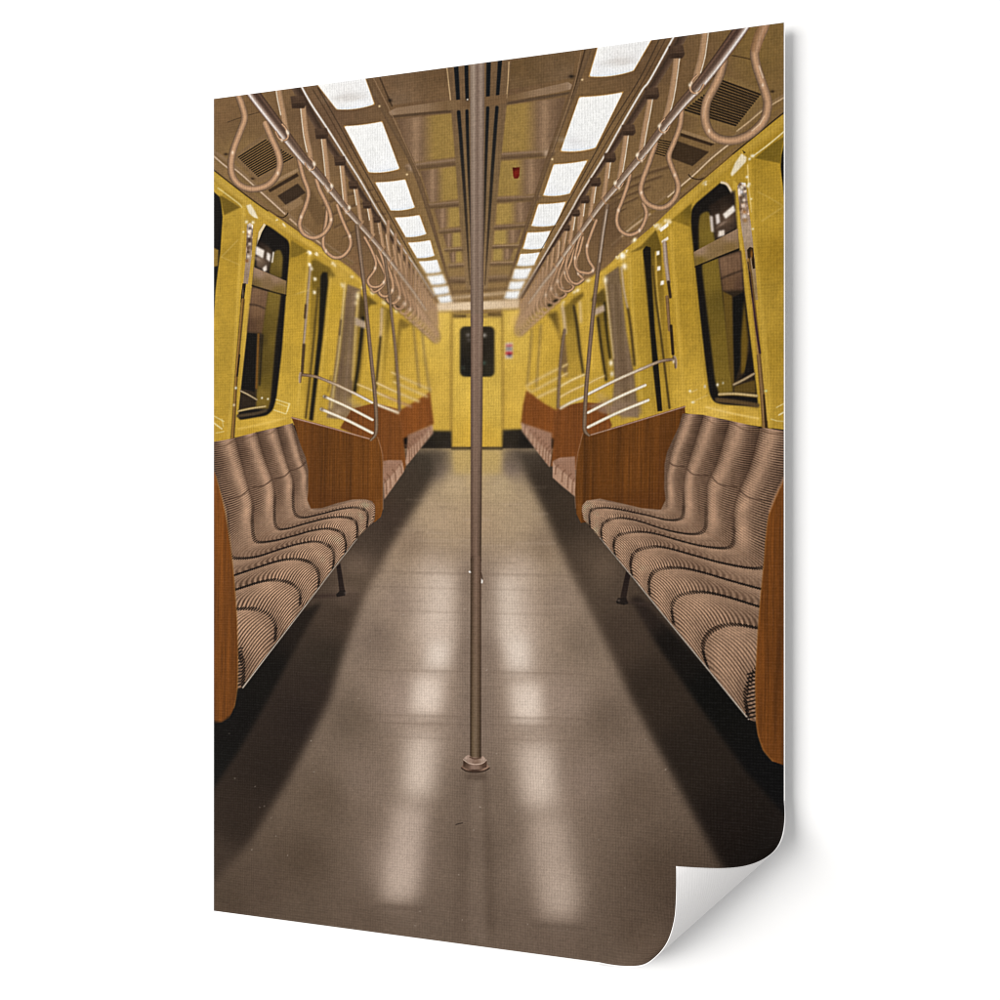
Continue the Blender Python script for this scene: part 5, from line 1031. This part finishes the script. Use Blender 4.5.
def wall_mat():
    m = bpy.data.materials.new('white_wall_paint'); m.use_nodes = True; nt = m.node_tree; b = nt.nodes['Principled BSDF']
    tc = node(nt, 'ShaderNodeTexCoord'); no = node(nt, 'ShaderNodeTexNoise'); no.inputs['Scale'].default_value = 60; nt.links.new(tc.outputs['Object'], no.inputs['Vector'])
    rm = node(nt, 'ShaderNodeMapRange'); rm.inputs['To Min'].default_value = WALL-.006; rm.inputs['To Max'].default_value = WALL+.006
    nt.links.new(no.outputs[0], rm.inputs['Value'])
    cb = node(nt, 'ShaderNodeCombineXYZ')
    for i in range(3): nt.links.new(rm.outputs[0], cb.inputs[i])
    nt.links.new(cb.outputs[0], b.inputs['Base Color']); b.inputs['Roughness'].default_value = .9; b.inputs['Specular IOR Level'].default_value = .1
    return m
INK_GAIN, WEAVE_INK, PAPER, WALL = 1.0, .09, .80, .86
MP, MB, MW = print_mat(), paper_mat(), wall_mat()

# --- the poster
poster = bpy.data.objects.new('poster', None); scn.collection.objects.link(poster)
poster.empty_display_size = .1
poster.location = ((xL+xR)/2, (dL+dR)/2, EYE-HT/2); poster.rotation_euler = (0, 0, ROT)
poster['label'] = 'tall canvas-textured poster of an empty yellow train carriage, lower right corner curling forward'
poster['category'] = 'poster'

TH, MARG = .0007, .0011                   # sheet thickness, bare edge on the right
# printed face: a fine lattice whose vertices carry the ink, cut into the printed things
NU, NV = 980, 1470
gu = np.linspace(0, ln-MARG, NU+1); gv = np.linspace(0, HT-.0004, NV+1)
UU, VV = np.meshgrid(gu, gv)
px, py = proof(UU, VV)
fx = np.clip((px-X0)*S-.5, 0, NW-1.001); fy = np.clip((py-Y0)*S-.5, 0, NH-1.001)
ix, iy = fx.astype(int), fy.astype(int); wx = (fx-ix)[..., None]; wy = (fy-iy)[..., None]
ink = (IMG[iy, ix]*(1-wx)+IMG[iy, ix+1]*wx)*(1-wy)+(IMG[iy+1, ix]*(1-wx)+IMG[iy+1, ix+1]*wx)*wy
ink = ink/255.
ink = np.where(ink <= .04045, ink/12.92, ((ink+.055)/1.055)**2.4)*INK_SCALE
P3 = local(bend_n(UU.ravel(), VV.ravel(), .00015)).reshape(NV+1, NU+1, 3)
cu, cv = (UU[:-1, :-1]+UU[1:, 1:])/2, (VV[:-1, :-1]+VV[1:, 1:])/2
qx, qy = proof(cu, cv)
fid = IDM[np.clip(((qy-Y0)*S).astype(int), 0, NH-1), np.clip(((qx-X0)*S).astype(int), 0, NW-1)]
vid = np.arange((NV+1)*(NU+1)).reshape(NV+1, NU+1)
quads = np.stack([vid[1:, :-1], vid[1:, 1:], vid[:-1, 1:], vid[:-1, :-1]], -1)
fid[fid == 0] = IDS.index('printed_ceiling')
# crumbs of a few faces join the thing printed round them
made = {}
LABELS = {}
def group_of(path): return path.split('#')[0]
order = sorted(set(IDS[i] for i in np.unique(fid)), key=lambda s: s.count('/'))
flatV, flatC, flatS = P3.reshape(-1, 3), ink.reshape(-1, 3), np.stack([UU, VV], -1).reshape(-1, 2)
for path in order:
    k = IDS.index(path); q = quads[fid == k]
    if len(q) < 12: continue
    u_, inv_ = np.unique(q.ravel(), return_inverse=True)
    name = path.split('/')[-1].split('#')[0]
    par = made.get(path.rsplit('/', 1)[0]) if '/' in path else poster
    if par is None:
        base = path.rsplit('/', 1)[0]
        par = bpy.data.objects.new(base.split('#')[0], None); scn.collection.objects.link(par); par.parent = poster; made[base] = par
    o = mesh_of(name, flatV[u_], inv_.reshape(-1, 4), MP, par, flatC[u_], flatS[u_])
    made[path] = o

# the sheet itself, with thickness: flat part, and the curled corner
def slab(name, Pf, Pb, uv, mat, parent):
    """closed thin solid from a front and a back lattice"""
    r, c = Pf.shape[:2]; n = r*c; i = np.arange(n).reshape(r, c)
    f = np.stack([i[1:, :-1], i[1:, 1:], i[:-1, 1:], i[:-1, :-1]], -1).reshape(-1, 4)
    b = f[:, ::-1]+n
    rim = np.r_[i[0, :-1], i[:-1, -1], i[-1, :0:-1], i[:0:-1, 0]]; nxt = np.roll(rim, -1)
    s = np.stack([rim, nxt, nxt+n, rim+n], -1)
    return mesh_of(name, np.r_[Pf.reshape(-1, 3), Pb.reshape(-1, 3)], np.r_[f, b, s], mat, parent, uvs=np.r_[uv.reshape(-1, 2), uv.reshape(-1, 2)], smooth=False)
def poly_slab(name, pts, mat, parent):
    n = len(pts); a = AR(pts, float)
    V = np.r_[local(np.c_[a, np.zeros(n)]), local(np.c_[a, np.full(n, -TH)])]
    me = bpy.data.meshes.new(name)
    fs = [list(range(n))[::-1], list(range(n, 2*n))]+[[i, (i+1) % n, (i+1) % n+n, i+n] for i in range(n)]
    me.from_pydata([tuple(v) for v in V], [], fs)
    at = me.attributes.new('sheet', 'FLOAT_VECTOR', 'POINT'); at.data.foreach_set('vector', np.c_[np.r_[a, a], np.zeros(2*n)].astype(np.float32).ravel())
    me.materials.append(mat); o = bpy.data.objects.new(name, me); scn.collection.objects.link(o); o.parent = parent
    return o
sheet = poly_slab('canvas_sheet', [(0, 0), (ln, 0), FA, FB, (0, HT)], MB, poster)
tau, lam = np.meshgrid(np.linspace(0, .9995, 90), np.linspace(0, 1, 70))
a_ = (1-tau)*lam; b_ = (1-tau)*(1-lam)
cu_ = a_*FA[0]+b_*FB[0]+tau*FC[0]; cv_ = a_*FA[1]+b_*FB[1]+tau*FC[1]
Pf = bend_n(cu_.ravel(), cv_.ravel(), 0.).reshape(cu_.shape+(3,)); Pb = bend_n(cu_.ravel(), cv_.ravel(), -TH).reshape(cu_.shape+(3,))
curl = slab('curled_corner', local(Pf), local(Pb), np.stack([cu_, cv_], -1), MB, poster)
curl['label'] = 'white unprinted back of the curled corner'
for p_ in curl.data.polygons: p_.use_smooth = len(p_.vertices) == 4 and True

# --- the wall behind
GAP = .0135
wn = 8.0
me = bpy.data.meshes.new('wall'); y = GAP+TH
me.from_pydata([(-wn, y, -4.), (wn, y, -4.), (wn, y, 6.), (-wn, y, 6.), (-wn, y+.1, -4.), (wn, y+.1, -4.), (wn, y+.1, 6.), (-wn, y+.1, 6.)], [],
               [(0, 1, 2, 3), (5, 4, 7, 6), (1, 5, 6, 2), (4, 0, 3, 7), (3, 2, 6, 7), (4, 5, 1, 0)])
me.materials.append(MW)
wall = bpy.data.objects.new('wall', me); scn.collection.objects.link(wall)
wall.location = poster.location; wall.rotation_euler = poster.rotation_euler
wall['kind'] = 'structure'; wall['label'] = 'plain white wall behind the poster'

# --- light: a broad soft lamp up on the left, and the even white of the room
w = bpy.data.worlds.new('World'); scn.world = w; w.use_nodes = True
bg = w.node_tree.nodes['Background']; bg.inputs[0].default_value = (1, .995, .99, 1); bg.inputs[1].default_value = WORLD
def area(name, loc, aim, sx, sy, power):
    ld = bpy.data.lights.new(name, 'AREA'); ld.shape = 'RECTANGLE'; ld.size = sx; ld.size_y = sy; ld.energy = power; ld.color = (1, .985, .965)
    o = bpy.data.objects.new(name, ld); scn.collection.objects.link(o); o.location = loc
    d = AR(aim, float)-AR(loc, float)
    import mathutils
    o.rotation_euler = mathutils.Vector(d).to_track_quat('-Z', 'Y').to_euler(); return o
pc = AR(poster.location)+AR([0, 0, HT/2])
tx, ty = ux/ln, uy/ln
key = pc+AR([nx, ny, 0])*4.8-AR([tx, ty, 0])*4.6+AR([0, 0, .5])
area('key_lamp', tuple(key), tuple(pc), KSX, KSY, KEY)

# --- camera
cam = bpy.data.cameras.new('camera'); co = bpy.data.objects.new('camera', cam); scn.collection.objects.link(co)
co.location = (0, 0, EYE); co.rotation_euler = (math.pi/2, 0, 0)
cam.sensor_width = 36; cam.lens = 36*FPX/1000; cam.shift_y = (CY-500)/1000; cam.clip_start = .02; cam.clip_end = 50
scn.camera = co
scn.render.engine = 'CYCLES'; scn.cycles.filter_width = 1.1
vs = scn.view_settings; vs.view_transform = 'Standard'; vs.look = 'None'; vs.exposure = 0; vs.gamma = 1; vs.use_curve_mapping = False
